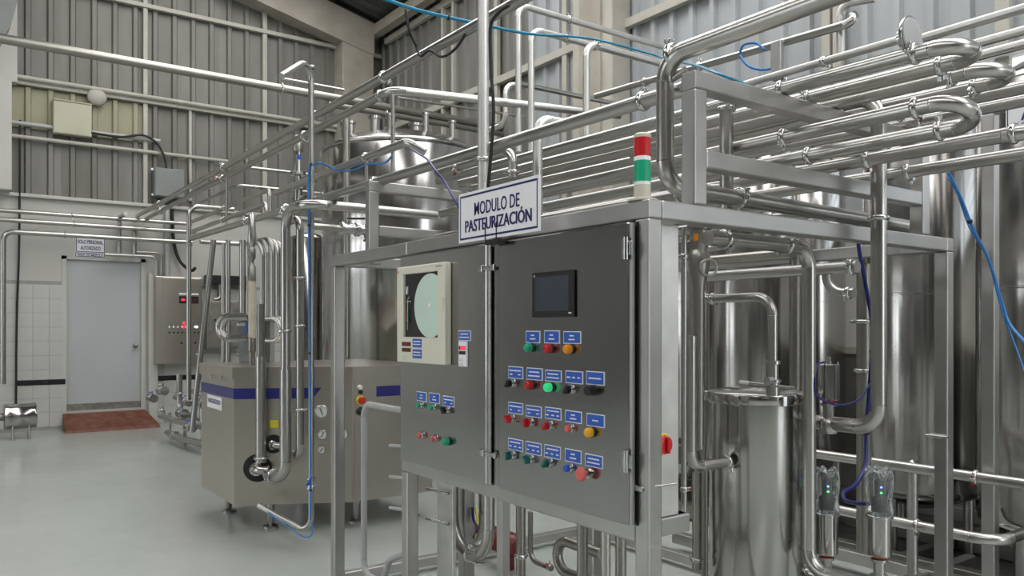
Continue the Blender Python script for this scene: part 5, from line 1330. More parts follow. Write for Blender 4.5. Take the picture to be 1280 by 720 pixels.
sc = P['tank_small']
st = thing('buffer_tank', 'slim bright round tank behind the hose pipe, left of the process tank', 'tank', (sc.x, sc.y, 0))
MB().lathe((sc.x, sc.y, 0), [(.1, .42), (.2, .46), (.215, .52), (.215, sc.z), (.2, sc.z + .03), (.05, sc.z + .08)], 40).build('tank_shell', 'tank', st)
for k in range(3):
    a_ = k * 2.094
    p = Vector((sc.x + math.cos(a_) * .16, sc.y + math.sin(a_) * .16, 0))
    MB().cyl(p, p + Vector((0, 0, .5)), .02, 10).build('leg', 'frame', st)

# balance tank inside the frame
q = P['bt']
BTR, BTZ = .193, 1.175
ba = thing('balance_tank', 'upright lidded balance tank at front right inside the frame', 'tank', (q.x, q.y, 0))
MB().lathe((q.x, q.y, 0), [(.05, .16), (BTR * .8, .19), (BTR, .24), (BTR, BTZ)], 56).build('tank_shell', 'tank', ba)
lidm = MB().lathe((q.x, q.y, BTZ), [(BTR + .002, -.040), (BTR + .006, -.036), (BTR + .006, .0), (BTR + .001, .006), (BTR * .6, .018), (.05, .026)], 56).build('lid', 'tank', ba)
for a_ in (3.6, 5.0, 5.9):
    MB().obox(Vector((q.x + math.cos(a_) * (BTR + .012), q.y + math.sin(a_) * (BTR + .012), BTZ - .02)), Vector((math.cos(a_), math.sin(a_), 0)), Vector((-math.sin(a_), math.cos(a_), 0)), Vector((0, 0, 1)), .012, .010, .02, .003).build('lid_clip', 'clamp', lidm)
for a_ in (4.05, 5.45, 1.6):
    p = Vector((q.x + math.cos(a_) * (BTR + .014), q.y + math.sin(a_) * (BTR + .014), 0))
    lg = MB().obox(p + Vector((0, 0, .15)), Vector((math.cos(a_), math.sin(a_), 0)), Vector((-math.sin(a_), math.cos(a_), 0)), Vector((0, 0, 1)), .018, .018, .15, .003).build('leg', 'frame', ba)
    u, w = Vector((math.cos(a_), math.sin(a_), 0)), Vector((-math.sin(a_), math.cos(a_), 0))
    MB().hull([p + u * .018 + w * .02 + Vector((0, 0, .3)), p - u * .018 + w * .02 + Vector((0, 0, .3)), p - u * .018 + w * .02 + Vector((0, 0, .385)), p + u * .018 + w * .02 + Vector((0, 0, .335))], w * -.04).build('leg_bracket', 'steel', lg)
spq = [p for p in PIPES if p[1].startswith('S-shaped')][0][5][-1]
lx, ly = spq[0], spq[1]
nz = MB().lathe((lx, ly, BTZ + .01), [(.026, 0), (.026, .05), (.032, .052), (.032, .062), (.022, .064), (.022, .12), (.03, .122), (.03, .135), (.012, .137)], 18).build('lid_nozzle', 'steel', ba)
MB().cyl((lx - .10, ly - .02, BTZ + .055), (lx + .13, ly - .05, BTZ + .05), .0055, 8).lathe((lx + .02, ly - .034, BTZ + .07), [(.016, 0), (.016, .03)], 14, (0, -1, 0)).build('lever', 'clamp', nz)
MB().cyl((lx - .10, ly - .02, BTZ + .055), (lx - .11, ly - .06, BTZ + .06), .007, 8).build('lever_grip', 'gauge_face', nz)

# cone hopper
a, c = P['cone']
ch = thing('cone_hopper', 'small steel cone hopper squeezed between the cabinet and balance tank', 'hopper', (a.x, a.y, c.z))
MB().lathe((a.x, a.y, c.z), [(.016, 0), (.022, .05), (.062, a.z - c.z - .04), (.062, a.z - c.z), (.055, a.z - c.z + .002)], 28).build('cone', 'steel_matte', ch)
MB().torus((a.x, a.y, a.z), (0, 0, 1), .062, .006, 28, 8).build('rim', 'steel', ch)
MB().cyl((a.x, a.y, c.z), (a.x, a.y, .1), .016, 12).build('outlet_pipe', 'steel_matte', ch)

# grey valve body below the top beam
a, c = P['valvebody']
vb = thing('flow_valve', 'dull grey bulbous flow valve with a yellow tag under the top beam', 'valve', (a.x, a.y, c.z))
hh = a.z - c.z
MB().lathe((a.x, a.y, c.z), [(.028, -.03), (.033, 0), (.043, hh * .2), (.044, hh * .42), (.033, hh * .52), (.036, hh * .56), (.037, hh * .9), (.050, hh * .92), (.050, hh), (.02, hh * 1.03)], 24).build('valve_body', 'steel_matte', vb)
MB().lathe((a.x, a.y, c.z), [(.018, -.7), (.022, -.05), (.026, -.028)], 20).build('outlet_pipe', 'steel_matte', vb)
MB().box((a.x + .005, a.y - .041, c.z + hh * .68), (a.x + .028, a.y - .036, c.z + hh * .82)).build('warning_tag', 'amber', vb)
MB().lathe((a.x - .02, a.y - .03, c.z + hh * .7), [(.008, 0), (.012, .02), (.012, .045)], 12, (-.5, -.8, 0)).build('drain_cock', 'clamp', vb)
MB().torus((a.x + .055, a.y - .01, c.z + .03), (.6, -.8, 0), .032, .006, 24, 8).build('open_port', 'steel', vb)


# ------------------------------------------------------------------ valve actuators
def actuator(label, base, z0, z1, r, tube_label=None, bottle=None):
    t = thing('valve_actuator', label, 'valve', (base.x, base.y, z0), 'pneumatic valve actuators at lower right')
    MB().lathe((base.x, base.y, z0), [(r * .92, 0), (r, .003), (r, z1 - z0 - .003), (r * .92, z1 - z0)], 28).build('actuator_cylinder', 'tank', t)
    MB().lathe((base.x, base.y, z0 - .012), [(r * .5, 0), (r * .62, .003), (r * .62, .010), (r * .5, .012)], 20).build('red_collar', 'red', t)
    MB().lathe((base.x, base.y, z0 - .075), [(.022, 0), (.022, .05), (.032, .052), (.032, .062), (.02, .064)], 20).build('valve_stem', 'steel', t)
    MB().lathe((base.x, base.y, z0 - .075), [(.030, -.06), (.038, -.045), (.038, -.012), (.03, 0)], 22).build('valve_body', 'steel', t)
    for k in range(3):
        a_ = k * 2.094 + .4
        MB().cyl((base.x + math.cos(a_) * r * .8, base.y + math.sin(a_) * r * .8, z1), (base.x + math.cos(a_) * r * .8, base.y + math.sin(a_) * r * .8, z1 + .010), .004, 8).build('cap_screw', 'clamp', t)
    return t


v1 = P['va1']
t = actuator('bare steel valve actuator with a blue hose loop, highest of the three', v1, v1.z, P['va1b'].z, .042)
MB().lathe((v1.x, v1.y, P['va1b'].z), [(.012, 0), (.012, .012), (.008, .014), (.008, .03)], 12).build('air_fitting', 'clamp', t)
# valve body round the riser foot
vv = thing('clamped_valve', 'clamped valve joint at the curved foot of the big riser', 'valve', (-2.1, 2.93, 1.06))
for dx, rr in ((-.01, .046), (.035, .052), (.075, .044)):
    MB().lathe((-2.1 + dx, 2.93, 1.06), [(rr * .8, -.014), (rr, -.010), (rr, .010), (rr * .8, .014)], 22, (1, 0, 0)).build('clamp', 'clamp', vv)
MB().lathe((-2.14, 2.93, 1.06), [(.036, 0), (.036, .12)], 20, (1, 0, 0)).build('valve_body', 'steel', vv)
MB().torus((-2.02, 2.91, 1.0), (0, 1, 0), .014, .004, 16, 6).build('wing_nut', 'clamp', vv)


def bottle(label, c, z0, z1, r):
    t = thing('plastic_bottle', label, 'bottle', (c.x, c.y, z0), 'cut plastic bottles capping the lower valves')
    n, rings = 40, []
    h = z1 - z0
    prof = [(1.02, 0), (1.03, .12), (.98, .22), (.90, .34), (.97, .46), (1.04, .58), (1.06, .72), (1.04, .84), (.98, .93), (.80, .99), (.45, .97), (.12, .92)]
    mb = MB()
    for k, (rr, hh) in enumerate(prof):
        for i in range(n):
            a_ = 2 * math.pi * i / n
            lobe = max(0, hh - .55) / .45
            w = math.cos(5 * a_)
            rad = r * rr * (1 + .07 * lobe * w)
            z = z0 + h * hh + (h * .055 * lobe * (w - .2) if rr < 1.02 and hh > .9 else 0)
            mb.v.append(Vector((c.x + rad * math.cos(a_), c.y + rad * math.sin(a_), z)))
    for k in range(len(prof) - 1):
        for i in range(n):
            j = (i + 1) % n
            mb.round.add(len(mb.f))
            mb.f.append([k * n + i, k * n + j, (k + 1) * n + j, (k + 1) * n + i])
    mb.f.append([(len(prof) - 1) * n + i for i in range(n)])
    mb.build('bottle_wall', 'bottle', t)
    return t


def control_head(label, c, z0, h):
    t = thing('signal_unit', label, 'signal unit', (c.x, c.y, z0), 'dark signal units under the plastic bottles')
    MB().lathe((c.x, c.y, z0), [(.024, 0), (.024, h * .35), (.014, h * .42), (.014, h * .8), (.006, h * .86)], 18).build('unit_body', 'black', t)
    f_ = Vector((.812, -.583, 0))
    for dz, mt_ in ((.66, 'led_blue'), (.52, 'led_green')):
        MB().lathe(Vector((c.x, c.y, z0 + h * dz)) + f_ * .013, [(.0042, 0), (.0035, .004)], 10, f_).build('status_light', mt_, t)


for nm, k in (('left', 'bv1'), ('right', 'bv2')):
    b0, bm_, bt_ = P[k], P[k + 'm'], P[k + 't']
    actuator(f'bottle-capped steel valve actuator, {nm} one of the low pair', b0, b0.z, bm_.z, .046)
    bottle(f'upturned clear plastic bottle over the {nm} low valve', b0, bm_.z - .012, bt_.z, .051)
    control_head(f'small dark head with blue and green lights inside the {nm} bottle', b0, bm_.z + .012, (bt_.z - bm_.z) * .82)
    MB().sweep([b0 + Vector((-.5, .1, -.16)), b0 + Vector((0, 0, -.16)), b0 + Vector((.03, -.01, -.17)), b0 + Vector((.09, -.04, -.30)), b0 + Vector((.09, -.04, -.5))], .028, 16)
pv = P['bv2']
pipe('valve_pipe', 'short low pipe joining the two bottle capped valves to the floor elbow', None, .027, .07,
     [tuple(P['bv1'] + Vector((-.25, .05, -.125))), tuple(P['bv1'] + Vector((.0, 0, -.125))), tuple(P['bv2'] + Vector((.02, -.02, -.14))), tuple(P['bv2'] + Vector((.12, -.06, -.14))), tuple(P['bv2'] + Vector((.12, -.06, -.45)))], [(1, .8), (1, .2), (0, .6)], 'steel')

# ------------------------------------------------------------------ homogenizer
MA, MC, MBc, MD, ME = Vector((-5.673, 1.675, 0)), Vector((-6.533, 1.675, 0)), Vector((-5.289, 2.39, 0)), Vector((-5.289, 3.05, 0)), Vector((-6.533, 3.05, 0))
hg = thing('homogenizer', 'stainless homogenizer with a navy stripe and chamfered corner', 'machine', (-5.9, 2.4, 0))
poly = [MC, MA, MBc, MD, ME]
MB().prism([(p.x, p.y) for p in poly], .20, 1.09).build('machine_body', 'machine', hg)
cen = Vector((-5.92, 2.4, 0))
big = [cen + (p - cen) * 1.018 for p in poly]
MB().prism([(p.x, p.y) for p in big], 1.085, 1.168).build('machine_lid', 'machine', hg)
MB().box((-5.2885, 2.41, .22), (-5.283, 3.04, 1.08), .002).build('side_panel', 'machine', hg)
tdir = (MBc - MA).normalized()
nrm = Vector((tdir.y, -tdir.x, 0))
sp = P['machine_pts']
zs1, zs0 = P['m_s1'].z, P['m_s2'].z
e = .003
MB().box((MC.x + .002, MA.y - e, 1.02 - .0), (MA.x, MA.y + e, .945)).build('stripe', 'stripe', hg)
te = (P['m_s1'] - MA).xy.length
MB().hull([MA + nrm * e + Vector((0, 0, 1.02)), MA + nrm * e + Vector((0, 0, .945)), MA + tdir * (te - .05) + nrm * e + Vector((0, 0, .945)), MA + tdir * (te + .01) + nrm * e + Vector((0, 0, 1.02))], nrm * -.005).build('stripe', 'stripe', hg)
MB().box((MBc.x - .002, P['r_s1'].y, .945), (MBc.x + .0085, MD.y - .01, 1.02)).build('stripe', 'stripe', hg)
a, c = sp[7], sp[8]
pl = MB().box((a.x, MA.y - .006, c.z), (c.x, MA.y - .002, a.z - .01)).build('name_label', 'label_white', hg)
og = Vector(((a.x + c.x) / 2, MA.y - .0062, (a.z + c.z) / 2))
place(text_mesh('HOMOGENIZADOR', .035, (c.x - a.x) * .86, og, (1, 0, 0), (0, 0, 1), M['ink'], .02), 'lettering', pl, og)
q = P['m_yel']
MB().obox(q + nrm * .004, tdir, Vector((0, 0, 1)), nrm, .029, .027, .002).build('yellow_sticker', 'yellow_lab', hg)
for key, rr in (('m_port', .098), ('m_port2', .066)):
    q = P[key]
    pt_ = MB().lathe(q - nrm * .004, [(rr, 0), (rr, .008), (rr * .9, .010)], 32, nrm).build('port_collar', 'rubber', hg)
    MB().sweep(smooth_path([q, q + nrm * .05, q + nrm * .085 + tdir * .03, q + nrm * .09 + tdir * .09], 5), rr * .34, 18).build('port_pipe', 'steel', pt_)
    MB().lathe(q + nrm * .035, [(rr * .36, 0), (rr * .48, .004), (rr * .48, .018), (rr * .36, .022)], 22, nrm).build('clamp', 'clamp', pt_)
for key, rr in (('m_g1', .047), ('m_g2', .036), ('m_g3', .034), ('m_g4', .028)):
    q = P[key]
    g = MB().lathe(q, [(rr, 0), (rr, .016), (rr * .88, .020), (rr * .88, .014)], 26, nrm).build('pressure_gauge', 'steel', hg)
    MB().lathe(q + nrm * .013, [(rr * .87, 0), (rr * .87, .002)], 26, nrm).build('dial_face', 'gauge_face', g)
    a_ = random.uniform(.3, 2.2)
    MB().obox(q + nrm * .0165, tdir * math.cos(a_) + Vector((0, 0, math.sin(a_))), tdir * -math.sin(a_) + Vector((0, 0, math.cos(a_))), nrm, rr * .6, .0025, .0008).build('needle', 'black', g)
xr = MBc.x + .006
for key, mt_, rr, hh, nm in (('r_white', 'label_white', .017, .02, 'push_button'), ('r_blk', 'black', .015, .02, 'push_button'), ('r_knob', 'black', .03, .03, 'rotary_switch')):
    q = P[key]
    MB().lathe((xr, q.y, q.z), [(rr, 0), (rr, hh * .6), (rr * .8, hh)], 18, (1, 0, 0)).build(nm, mt_, hg)
q = P['r_es']
es = MB().lathe((xr, q.y, q.z), [(.034, 0), (.034, .012), (.026, .016)], 22, (1, 0, 0)).build('emergency_stop', 'yellow_lab', hg)
MB().lathe((xr + .014, q.y, q.z), [(.018, 0), (.027, .006), (.027, .022), (.018, .028)], 22, (1, 0, 0)).build('mushroom_cap', 'red', es)
for p in (Vector((-5.72, 1.95, 0)), Vector((-5.5, 2.52, 0)), Vector((-5.42, 2.95, 0)), Vector((-6.4, 1.85, 0)), Vector((-6.4, 2.9, 0))):
    MB().lathe(p, [(.055, 0), (.055, .014), (.02, .03), (.026, .06), (.026, .205)], 16).build('foot', 'frame', hg)
for xx, yy in ((-6.2, 1.65), (-5.95, 1.65)):
    MB().box((xx, MA.y - .02, 1.06), (xx + .03, MA.y - .014, 1.10), .002).build('lid_hinge', 'clamp', hg)

# heat exchanger stand on the machine
xs = P['T1']
b0 = P['hx']
hx_ = thing('heat_exchanger', 'grey framed heat exchanger block standing on the homogenizer', 'exchanger', b0)
X_, Y_ = b0.x, b0.y
MB().box((X_ - .12, Y_ - .02, 1.168), (X_ + .12, Y_ + .02, 1.50), .004).build('front_plate', 'grey_box', hx_)
MB().box((X_ - .12, Y_ + .16, 1.168), (X_ + .12, Y_ + .20, 1.50), .004).build('rear_plate', 'grey_box', hx_)
MB().box((X_ - .13, Y_ - .03, 1.50), (X_ + .13, Y_ + .21, 1.56), .004).build('top_plate', 'frame', hx_)
for k in range(6):
    MB().lathe((X_ - .10 + k * .035, Y_ - .02, 1.47), [(.010, 0), (.010, .02)], 8, DN).build('bolt', 'label_white', hx_)
MB().box((X_ + .03, Y_ - .024, 1.40), (X_ + .12, Y_ - .019, 1.49)).build('blue_mark', 'label_blue', hx_)
# beige gauge tube
g0 = Vector((P['gauge'].x, P['gauge'].y, 1.17))
gt = thing('gauge_tube', 'upright beige scale tube in dark end fittings on the homogenizer', 'gauge', g0)
MB().lathe(g0, [(.022, 0), (.022, .10), (.030, .105), (.030, .20), (.024, .205)], 16).build('lower_fitting', 'dark_steel', gt)
MB().lathe(g0, [(.026, .20), (.026, .62)], 16).build('scale_tube', 'beige_tube', gt)
MB().lathe(g0, [(.028, .62), (.028, .72), (.014, .74), (.014, .77), (.026, .79), (.026, .85), (.014, .87)], 16).build('upper_fitting', 'dark_steel', gt)
MB().lathe(g0, [(.014, .86), (.028, .89), (.032, .94), (.026, 1.0), (.026, 1.10), (.012, 1.12)], 16).build('head_fitting', 'steel', gt)


# ------------------------------------------------------------------ valve clusters
def hand_valve(label, p, axis, r=.03, handle='black', up=(0, 0, 1), L=.12):
    t = thing('hand_valve', label, 'valve', p)
    ax = Vector(axis).normalized()
    p = Vector(p)
    MB().lathe(p - ax * r * 1.6, [(r * 1.25, 0), (r * 1.25, .012), (r * .9, .016), (r * .95, r * 1.6), (r * .9, r * 3.2 - .016), (r * 1.25, r * 3.2 - .012), (r * 1.25, r * 3.2)], 18, ax).build('valve_body', 'clamp', t)
    u = Vector(up).normalized()
    MB().cyl(p + u * r * .8, p + u * (r * 1.8), r * .3, 10).build('valve_stem', 'clamp', t)
    side = ax.cross(u).normalized()
    MB().obox(p + u * r * 1.9 + (ax * .7 + side * .5).normalized() * L * .4, (ax * .7 + side * .5).normalized(), (side * .7 - ax * .5).normalized(), u, L * .5, r * .3, r * .16, .003).build('handle', handle, t)
    return t


def P_at(path_i, t):
    return None


hand_valve('black handled valve on the short pipe before the process tank, left one', Vector(PIPES[[p[1] for p in PIPES].index('short pipe carrying a black-handled valve cluster before the storage tank')][5][0]).lerp(Vector(PIPES[[p[1] for p in PIPES].index('short pipe carrying a black-handled valve cluster before the storage tank')][5][1]), .62), (0, 1, 0), .034)
hand_valve('black handled valve on the short pipe before the process tank, right one', Vector(PIPES[[p[1] for p in PIPES].index('short pipe carrying a black-handled valve cluster before the storage tank')][5][0]).lerp(Vector(PIPES[[p[1] for p in PIPES].index('short pipe carrying a black-handled valve cluster before the storage tank')][5][1]), .92), (0, 1, 0), .034, up=(0, 0, -1))
hand_valve('small blue handled valve low on the slender hose pipe', P['polevalve'], (0, 0, 1), .024, 'blue', up=(.58, -.81, 0), L=.07)
hand_valve('bright clamp valve below the bend of the larger U tube', P['uvalve'], (1, 0, 0), .026, 'clamp', up=(0, 0, -1), L=.08)
# relief valve with blue knob left of the process tank
rv = thing('relief_valve', 'upright relief valve with a blue knob left of the process tank', 'valve', (-7.6, 3.05, 2.72))
rq = Vector((-7.62, 2.87, 2.70))
rv.location = rq
MB().lathe(rq, [(.04, 0), (.04, .1), (.08, .11), (.08, .15), (.03, .16), (.03, .24), (.075, .25), (.075, .28), (.03, .29)], 20).build('valve_body', 'clamp', rv)
MB().lathe(rq, [(.05, .48), (.055, .50), (.055, .62), (.035, .64)], 20).build('valve_cap', 'steel_matte', rv)
for dx in (-.05, .05):
    MB().cyl(rq + Vector((dx, -.01, .28)), rq + Vector((dx * .8, 0, .49)), .009, 8).build('yoke', 'clamp', rv)
MB().cyl(rq + Vector((.085, -.02, .26)), rq + Vector((.085, -.02, .40)), .009, 8).build('knob_stem', 'label_white', rv)
MB().lathe(rq + Vector((.085, -.02, .39)), [(.016, 0), (.02, .02), (.016, .04)], 12).build('blue_knob', 'blue', rv)
MB().cyl(rq + Vector((-.1, 0, .02)), rq + Vector((.25, .1, .02)), .03, 12).build('side_pipe', 'steel_matte', rv)

# floor valve manifold left of the homogenizer
mq = Vector((-10.9, 2.35, .36))
for k, (dx, dy, dz, mt_) in enumerate([(-.55, -.05, .14, 'blue'), (.05, .25, .12, 'blue'), (.65, .05, .04, 'blue'), (1.15, .02, -.08, 'blue'), (.3, -.1, .30, 'clamp'), (1.35, .1, .2, 'clamp')]):
    w = ['far left', 'second', 'third', 'front right', 'upper', 'upper right'][k]
    hand_valve(f'small floor manifold valve left of the machine, {w} one', mq + Vector((dx, dy, dz)), (1, .2, 0), .045, mt_, L=.14)
for k, pth in enumerate([
        [(-.9, .15, -.05), (-.2, -.02, -.06), (.5, .0, -.06), (1.6, .15, -.06)],
        [(-.8, .3, .12), (.2, .35, .12), (1.6, .4, .12)],
        [(.3, .1, .5), (.3, .1, .02), (1.6, .2, .0)],
        [(.6, .2, .3), (1.2, .15, .26), (1.2, .15, -.1), (1.7, .2, -.1)],
        [(.1, .0, -.25), (.9, .0, -.24), (1.6, .1, -.24)]]):
    w = ['lowest front', 'rear level', 'left upright', 'right upright', 'floor level'][k]
    pipe('manifold_pipe', f'{w} pipe of the floor manifold left of the machine', 'pipes of the floor valve manifold', .036, .12, [tuple(mq + Vector(p)) for p in pth], [(0, .5)], 'steel')
ml = thing('manifold_stand', 'low steel stand carrying the floor manifold pipes', 'stand', (mq.x, mq.y, 0))
for dx in (-.3, .5, 1.3):
    MB().cyl((mq.x + dx, mq.y + .12, 0), (mq.x + dx, mq.y + .12, .32), .02, 10).build('leg', 'frame', ml)
MB().box((mq.x - .4, mq.y + .10, .05), (mq.x + 1.4, mq.y + .14, .08)).build('cross_bar', 'frame', ml)

# pump at the left edge
pq = Vector((-12.1, .66, .30))
pm = thing('transfer_pump', 'stainless shrouded pump motor on the floor at the left edge', 'pump', (pq.x, pq.y, 0))
axp = Vector((0, 1, 0))
MB().lathe(pq, [(.15, 0), (.165, .01), (.165, .06), (.16, .07), (.16, .33), (.165, .335), (.165, .36), (.15, .365)], 32, axp).build('motor_shroud', 'tank', pm)
MB().lathe(pq, [(.05, -.12), (.05, 0)], 18, axp).build('shaft_housing', 'dark_steel', pm)
MB().lathe(pq, [(.06, -.32), (.15, -.30), (.15, -.20), (.10, -.18), (.10, -.12), (.05, -.11)], 28, axp).build('pump_head', 'steel', pm)
MB().cyl(pq + Vector((0, -.25, .12)), pq + Vector((0, -.25, .5)), .034, 14).build('outlet_pipe', 'steel', pm)
MB().lathe(pq + Vector((0, -.25, .45)), [(.05, 0), (.05, .03)], 18).build('clamp', 'clamp', pm)
for dy in (-.22, .1, .28):
    for dx in (-.1, .1):
        MB().cyl(pq + Vector((dx, dy, -.12)), (pq.x + dx * 1.2, pq.y + dy, 0), .012, 8).build('leg', 'frame', pm)

# ------------------------------------------------------------------ wall cabinets, boxes, signs at the left wall
a, c = P['cabTL'], P['cabBR']
wc = thing('wall_cabinet', 'stainless wall cabinet with red lights right of the white door', 'cabinet', (XW + .05, (a.y + c.y) / 2, c.z))
xf = XW + .25
y0, y1, z0, z1 = a.y + .0, c.y + .02, c.z, a.z
MB().box((XW + .05, y0, z0), (xf, y1, z1), .01).build('cabinet_body', 'machine', wc)
cd = MB().box((xf, y0 + .10, z0 + .02), (xf + .02, y1 - .02, z1 - .02), .005).build('cabinet_door', 'machine', wc)
for k in range(2):
    d = MB().box((xf + .019, y0 + .33 + k * .17, z1 - .40), (xf + .03, y0 + .44 + k * .17, z1 - .29), .003).build('meter', 'black', wc)
    MB().box((xf + .0295, y0 + .36 + k * .17, z1 - .36), (xf + .0315, y0 + .41 + k * .17, z1 - .33)).build('digits', 'led_red' if k == 0 else 'led_dark', d)
    MB().box((xf + .019, y0 + .33 + k * .17, z1 - .27), (xf + .024, y0 + .44 + k * .17, z1 - .245)).build('meter_label', 'label_white', wc)
for k in range(2):
    MB().lathe((xf + .02, y0 + .40, z1 - .70 - k * .055), [(.02, 0), (.02, .015), (.012, .02)], 14, (1, 0, 0)).build('red_lamp', 'led_red', wc)
MB().lathe((xf + .02, y0 + .58, z1 - .755), [(.018, 0), (.018, .015), (.012, .02)], 14, (1, 0, 0)).build('white_lamp', 'led_white', wc)
for k in range(8):
    MB().lathe((xf + .02, y0 + .19 + k * .06, z1 - .84), [(.013, 0), (.013, .02)], 10, (1, 0, 0)).build('push_button', 'black', wc)
    if k < 7:
        MB().box((xf + .019, y0 + .18 + k * .06, z1 - .77), (xf + .023, y0 + .20 + k * .06, z1 - .74)).build('button_label', 'label_white', wc)
for k in range(3):
    MB().lathe((xf + .02, y0 + .36 + k * .1, z1 - 1.0), [(.015, 0), (.015, .02)], 10, (1, 0, 0)).build('push_button', 'black', wc)
MB().lathe((xf + .02, y1 - .08, z0 + .12), [(.03, 0), (.03, .02), (.012, .024)], 14, (1, 0, 0)).build('cabinet_lock', 'clamp', wc)

a, c = P['cab2TL'], P['cab2BR']
w2 = thing('wall_cabinet', 'small dark wall cabinet with one white light behind the oblique pipe', 'cabinet', (XW + .05, (a.y + c.y) / 2, c.z))
MB().box((XW + .04, a.y, c.z), (XW + .22, c.y, a.z), .01).build('cabinet_body', 'kick', w2)
MB().box((XW + .22, a.y + .03, c.z + .03), (XW + .235, c.y - .03, a.z - .03), .004).build('cabinet_door', 'kick', w2)
MB().lathe((XW + .235, (a.y + c.y) / 2 + .06, a.z - .12), [(.024, 0), (.024, .015), (.012, .02)], 14, (1, 0, 0)).build('white_lamp', 'led_white', w2)
for k in range(4):
    MB().lathe((XW + .235, a.y + .12 + (k % 2) * .2, a.z - .3 - (k // 2) * .1), [(.015, 0), (.015, .02)], 10, (1, 0, 0)).build('push_button', 'black', w2)
# dark cable tray with flexible loops over the small cabinet
ty0 = 3.34
tr = thing('cable_tray', 'black cable trunking on the wall between the two wall cabinets', 'trunking', (XW + .1, ty0, 2.2))
MB().box((XW + .05, ty0, 2.12), (XW + .2, ty0 + .75, 2.26), .008).build('tray', 'black', tr)
MB().lathe((XW + .26, ty0 + .02, 2.18), [(.04, 0), (.04, .06), (.02, .07)], 14, (1, 0, 0)).build('gland', 'grey_paint', tr)
MB().sweep(smooth_path([(XW + .16, ty0 + .22, 2.14), (XW + .16, ty0 + .22, 1.98), (XW + .17, ty0 + .2, 1.9), (XW + .17, ty0 + .12, 1.88)]), .03, 10).build('flexible_conduit', 'steel_matte', tr)

a, c = P['beigeTL'], P['beigeBR']
bx = thing('wall_box', 'square beige metal box high on the far left wall', 'box', (XW + .03, (a.y + c.y) / 2, c.z))
MB().box((XW + .03, a.y, c.z), (XW + .16, c.y, a.z - .0), .008).build('box_body', 'beige_box', bx)
MB().box((XW + .16, a.y + .008, c.z + .008), (XW + .17, c.y - .008, a.z - .02), .004).build('box_lid', 'beige_box', bx)
MB().box((XW + .05, a.y - .004, a.z - .004), (XW + .175, c.y + .004, a.z + .012), .003).build('rain_lip', 'beige_box', bx)
a, c = P['jbTL'], P['jbBR']
jb = thing('junction_box', 'dark grey junction box on the ribbed wall above the tiles', 'box', (XW + .03, (a.y + c.y) / 2, c.z))
MB().box((XW + .03, a.y, c.z), (XW + .20, c.y, a.z), .01).build('box_body', 'grey_box', jb)
MB().box((XW + .20, a.y + .01, c.z + .01), (XW + .215, c.y - .01, a.z - .01), .005).build('box_lid', 'grey_box', jb)
for yy, zz in ((a.y - .015, a.z - .02), (a.y - .01, c.z + .03), (c.y + .02, c.z + .02)):
    MB().lathe((XW + .10, yy, zz), [(.018, 0), (.018, .02)], 10, (1, 0, 0)).build('fixing_lug', 'label_white', jb)
q = P['bell']
bl = thing('wall_bell', 'round cream bell dome beside the beige wall box', 'bell', (XW + .1, q.y, q.z))
MB().lathe((XW + .10, q.y, q.z), [(.125, 0), (.13, .02), (.11, .05), (.05, .075), (.01, .08)], 28, (1, 0, 0)).build('dome', 'cream', bl)
MB().cyl((XW + .03, q.y, q.z), (XW + .10, q.y, q.z), .03, 12).build('mount', 'cream', bl)

for nm, ka, kb, lines, lab in (('door_sign', 'sign1a', 'sign1b', ('SOLO PERSONAL', 'AUTORIZADO'), 'upper door sign reading SOLO PERSONAL AUTORIZADO'),
                               ('door_sign', 'sign2a', 'sign2b', ('ÁREA DE MEZCLA',), 'lower narrow door sign reading ÁREA DE MEZCLA')):
    a, c = P[ka], P[kb]
    xs_ = XW + .055
    sgn = thing(nm, lab, 'sign', (xs_, (a.y + c.y) / 2, c.z))
    MB().box((XW + .03, a.y, c.z), (xs_, c.y, a.z), .003).build('sign_board', 'label_white', sgn)
    t_ = .010
    bd = MB()
    bd.box((xs_ - .001, a.y + .006, c.z + .006), (xs_ + .001, c.y - .006, c.z + .006 + t_)).box((xs_ - .001, a.y + .006, a.z - .006 - t_), (xs_ + .001, c.y - .006, a.z - .006))
    bd.box((xs_ - .001, a.y + .006, c.z + .006), (xs_ + .001, a.y + .006 + t_, a.z - .006)).box((xs_ - .001, c.y - .006 - t_, c.z + .006), (xs_ + .001, c.y - .006, a.z - .006))
    bd.build('sign_border', 'ink', sgn)
    n_ = len(lines)
    for k, body in enumerate(lines):
        og = Vector((xs_ + .0015, (a.y + c.y) / 2, a.z - (a.z - c.z) * ((k + .55) / n_ * .8 + .1)))
        ww = (c.y - a.y) * (.86 if k == 0 else .68)
        me = text_mesh(body, (a.z - c.z) * (.24 if n_ == 2 else .42), ww, og, (0, 1, 0), (0, 0, 1), M['ink'], .03)
        place(me, 'lettering', sgn, og)

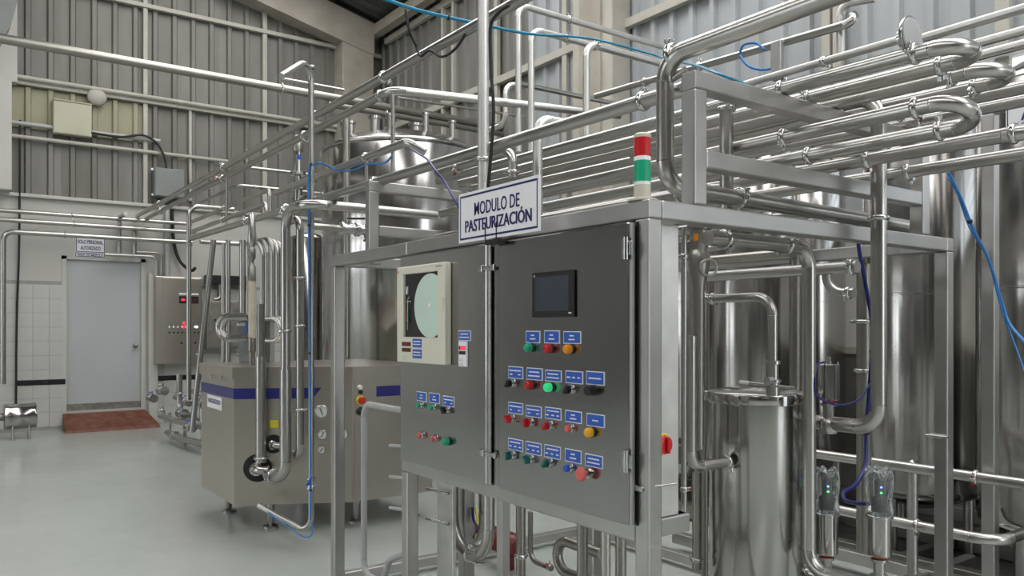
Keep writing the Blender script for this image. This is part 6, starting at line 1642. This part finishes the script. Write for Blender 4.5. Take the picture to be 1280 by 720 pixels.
# sign at the right edge
a, c = P['asign']
asg = thing('area_sign', 'white sign with a blue letter A cut by the right edge', 'sign', (a.x, 3.9, c.z))
MB().box((a.x, 3.9, c.z), (a.x + .42, 3.906, a.z), .001).build('sign_board', 'label_white', asg)
bd = MB()
w_ = a.x + .42
bd.box((a.x + .006, 3.899, c.z + .006), (w_ - .006, 3.9005, c.z + .010)).box((a.x + .006, 3.899, a.z - .010), (w_ - .006, 3.9005, a.z - .006))
bd.box((a.x + .006, 3.899, c.z + .006), (a.x + .010, 3.9005, a.z - .006))
bd.build('sign_border', 'ink', asg)
og = Vector((a.x + .085, 3.8992, (a.z + c.z) / 2))
place(text_mesh('A', .052, .045, og, (1, 0, 0), (0, 0, 1), M['ink'], .03), 'lettering', asg, og)
MB().box((a.x + .05, 3.906, a.z - .02), (a.x + .07, 3.99, a.z - .0)).build('sign_bracket', 'frame', asg)

# glass cap at the end of the thin header tube
q = P['capdisc'][0]
gc = thing('sight_cap', 'round glass faced cap on the end of the thin header tube', 'cap', q)
MB().lathe(q, [(.016, -.03), (.026, -.025), (.026, -.012), (.02, -.008), (.058, .0), (.062, .004), (.062, .012)], 30, (1, 0, 0)).build('cap_body', 'clamp', gc)
MB().lathe(q + Vector((.0125, 0, 0)), [(.056, 0), (.054, .004), (.03, .009), (.004, .01)], 30, (1, 0, 0)).build('cap_glass', 'grey_paint', gc)

# red motor under the cabinet
a, c = P['redmotor']
a, c = Vector((a.x, 2.75, a.z)), Vector((c.x, 2.75, a.z))
rm = thing('pump_motor', 'red enamelled pump motor on the floor behind the U tubes', 'motor', (a.x, 2.75, 0))
ln = (c - a).length
MB().lathe(a, [(.02, -.03), (.03, 0), (.035, .04), (.035, ln * .6), (.055, ln * .62), (.066, ln * .66), (.066, ln), (.05, ln + .03)], 24, c - a).build('motor_shell', 'motor_red', rm)
for k in range(6):
    MB().torus(a + (c - a) * (.64 + k * .06), c - a, .067, .004, 24, 6).build('cooling_fin', 'motor_red', rm)
for t_ in (.15, .85):
    p = a.lerp(c, t_)
    MB().box((p.x - .03, p.y - .04, 0), (p.x + .03, p.y + .04, a.z), .004).build('motor_foot', 'motor_red', rm)

# pneumatic bracket on the sloping pipe
q = P['h_act_top2'][0]
br = thing('pipe_bracket', 'bright steel bracket hanging from the sloping pipe with hose loops', 'bracket', (-3.1, 3.62, 3.1))
bq = P['h_act_top2'][4]
br.location = bq + Vector((-.02, 0, -.05))
MB().box((bq.x - .03, bq.y - .02, bq.z - .10), (bq.x + .03, bq.y + .02, bq.z + .10), .006).build('bracket_plate', 'frame', br)
MB().cyl((bq.x - .06, bq.y - .02, bq.z - .09), (bq.x + .05, bq.y - .02, bq.z - .09), .008, 8).build('bracket_bolt', 'clamp', br)
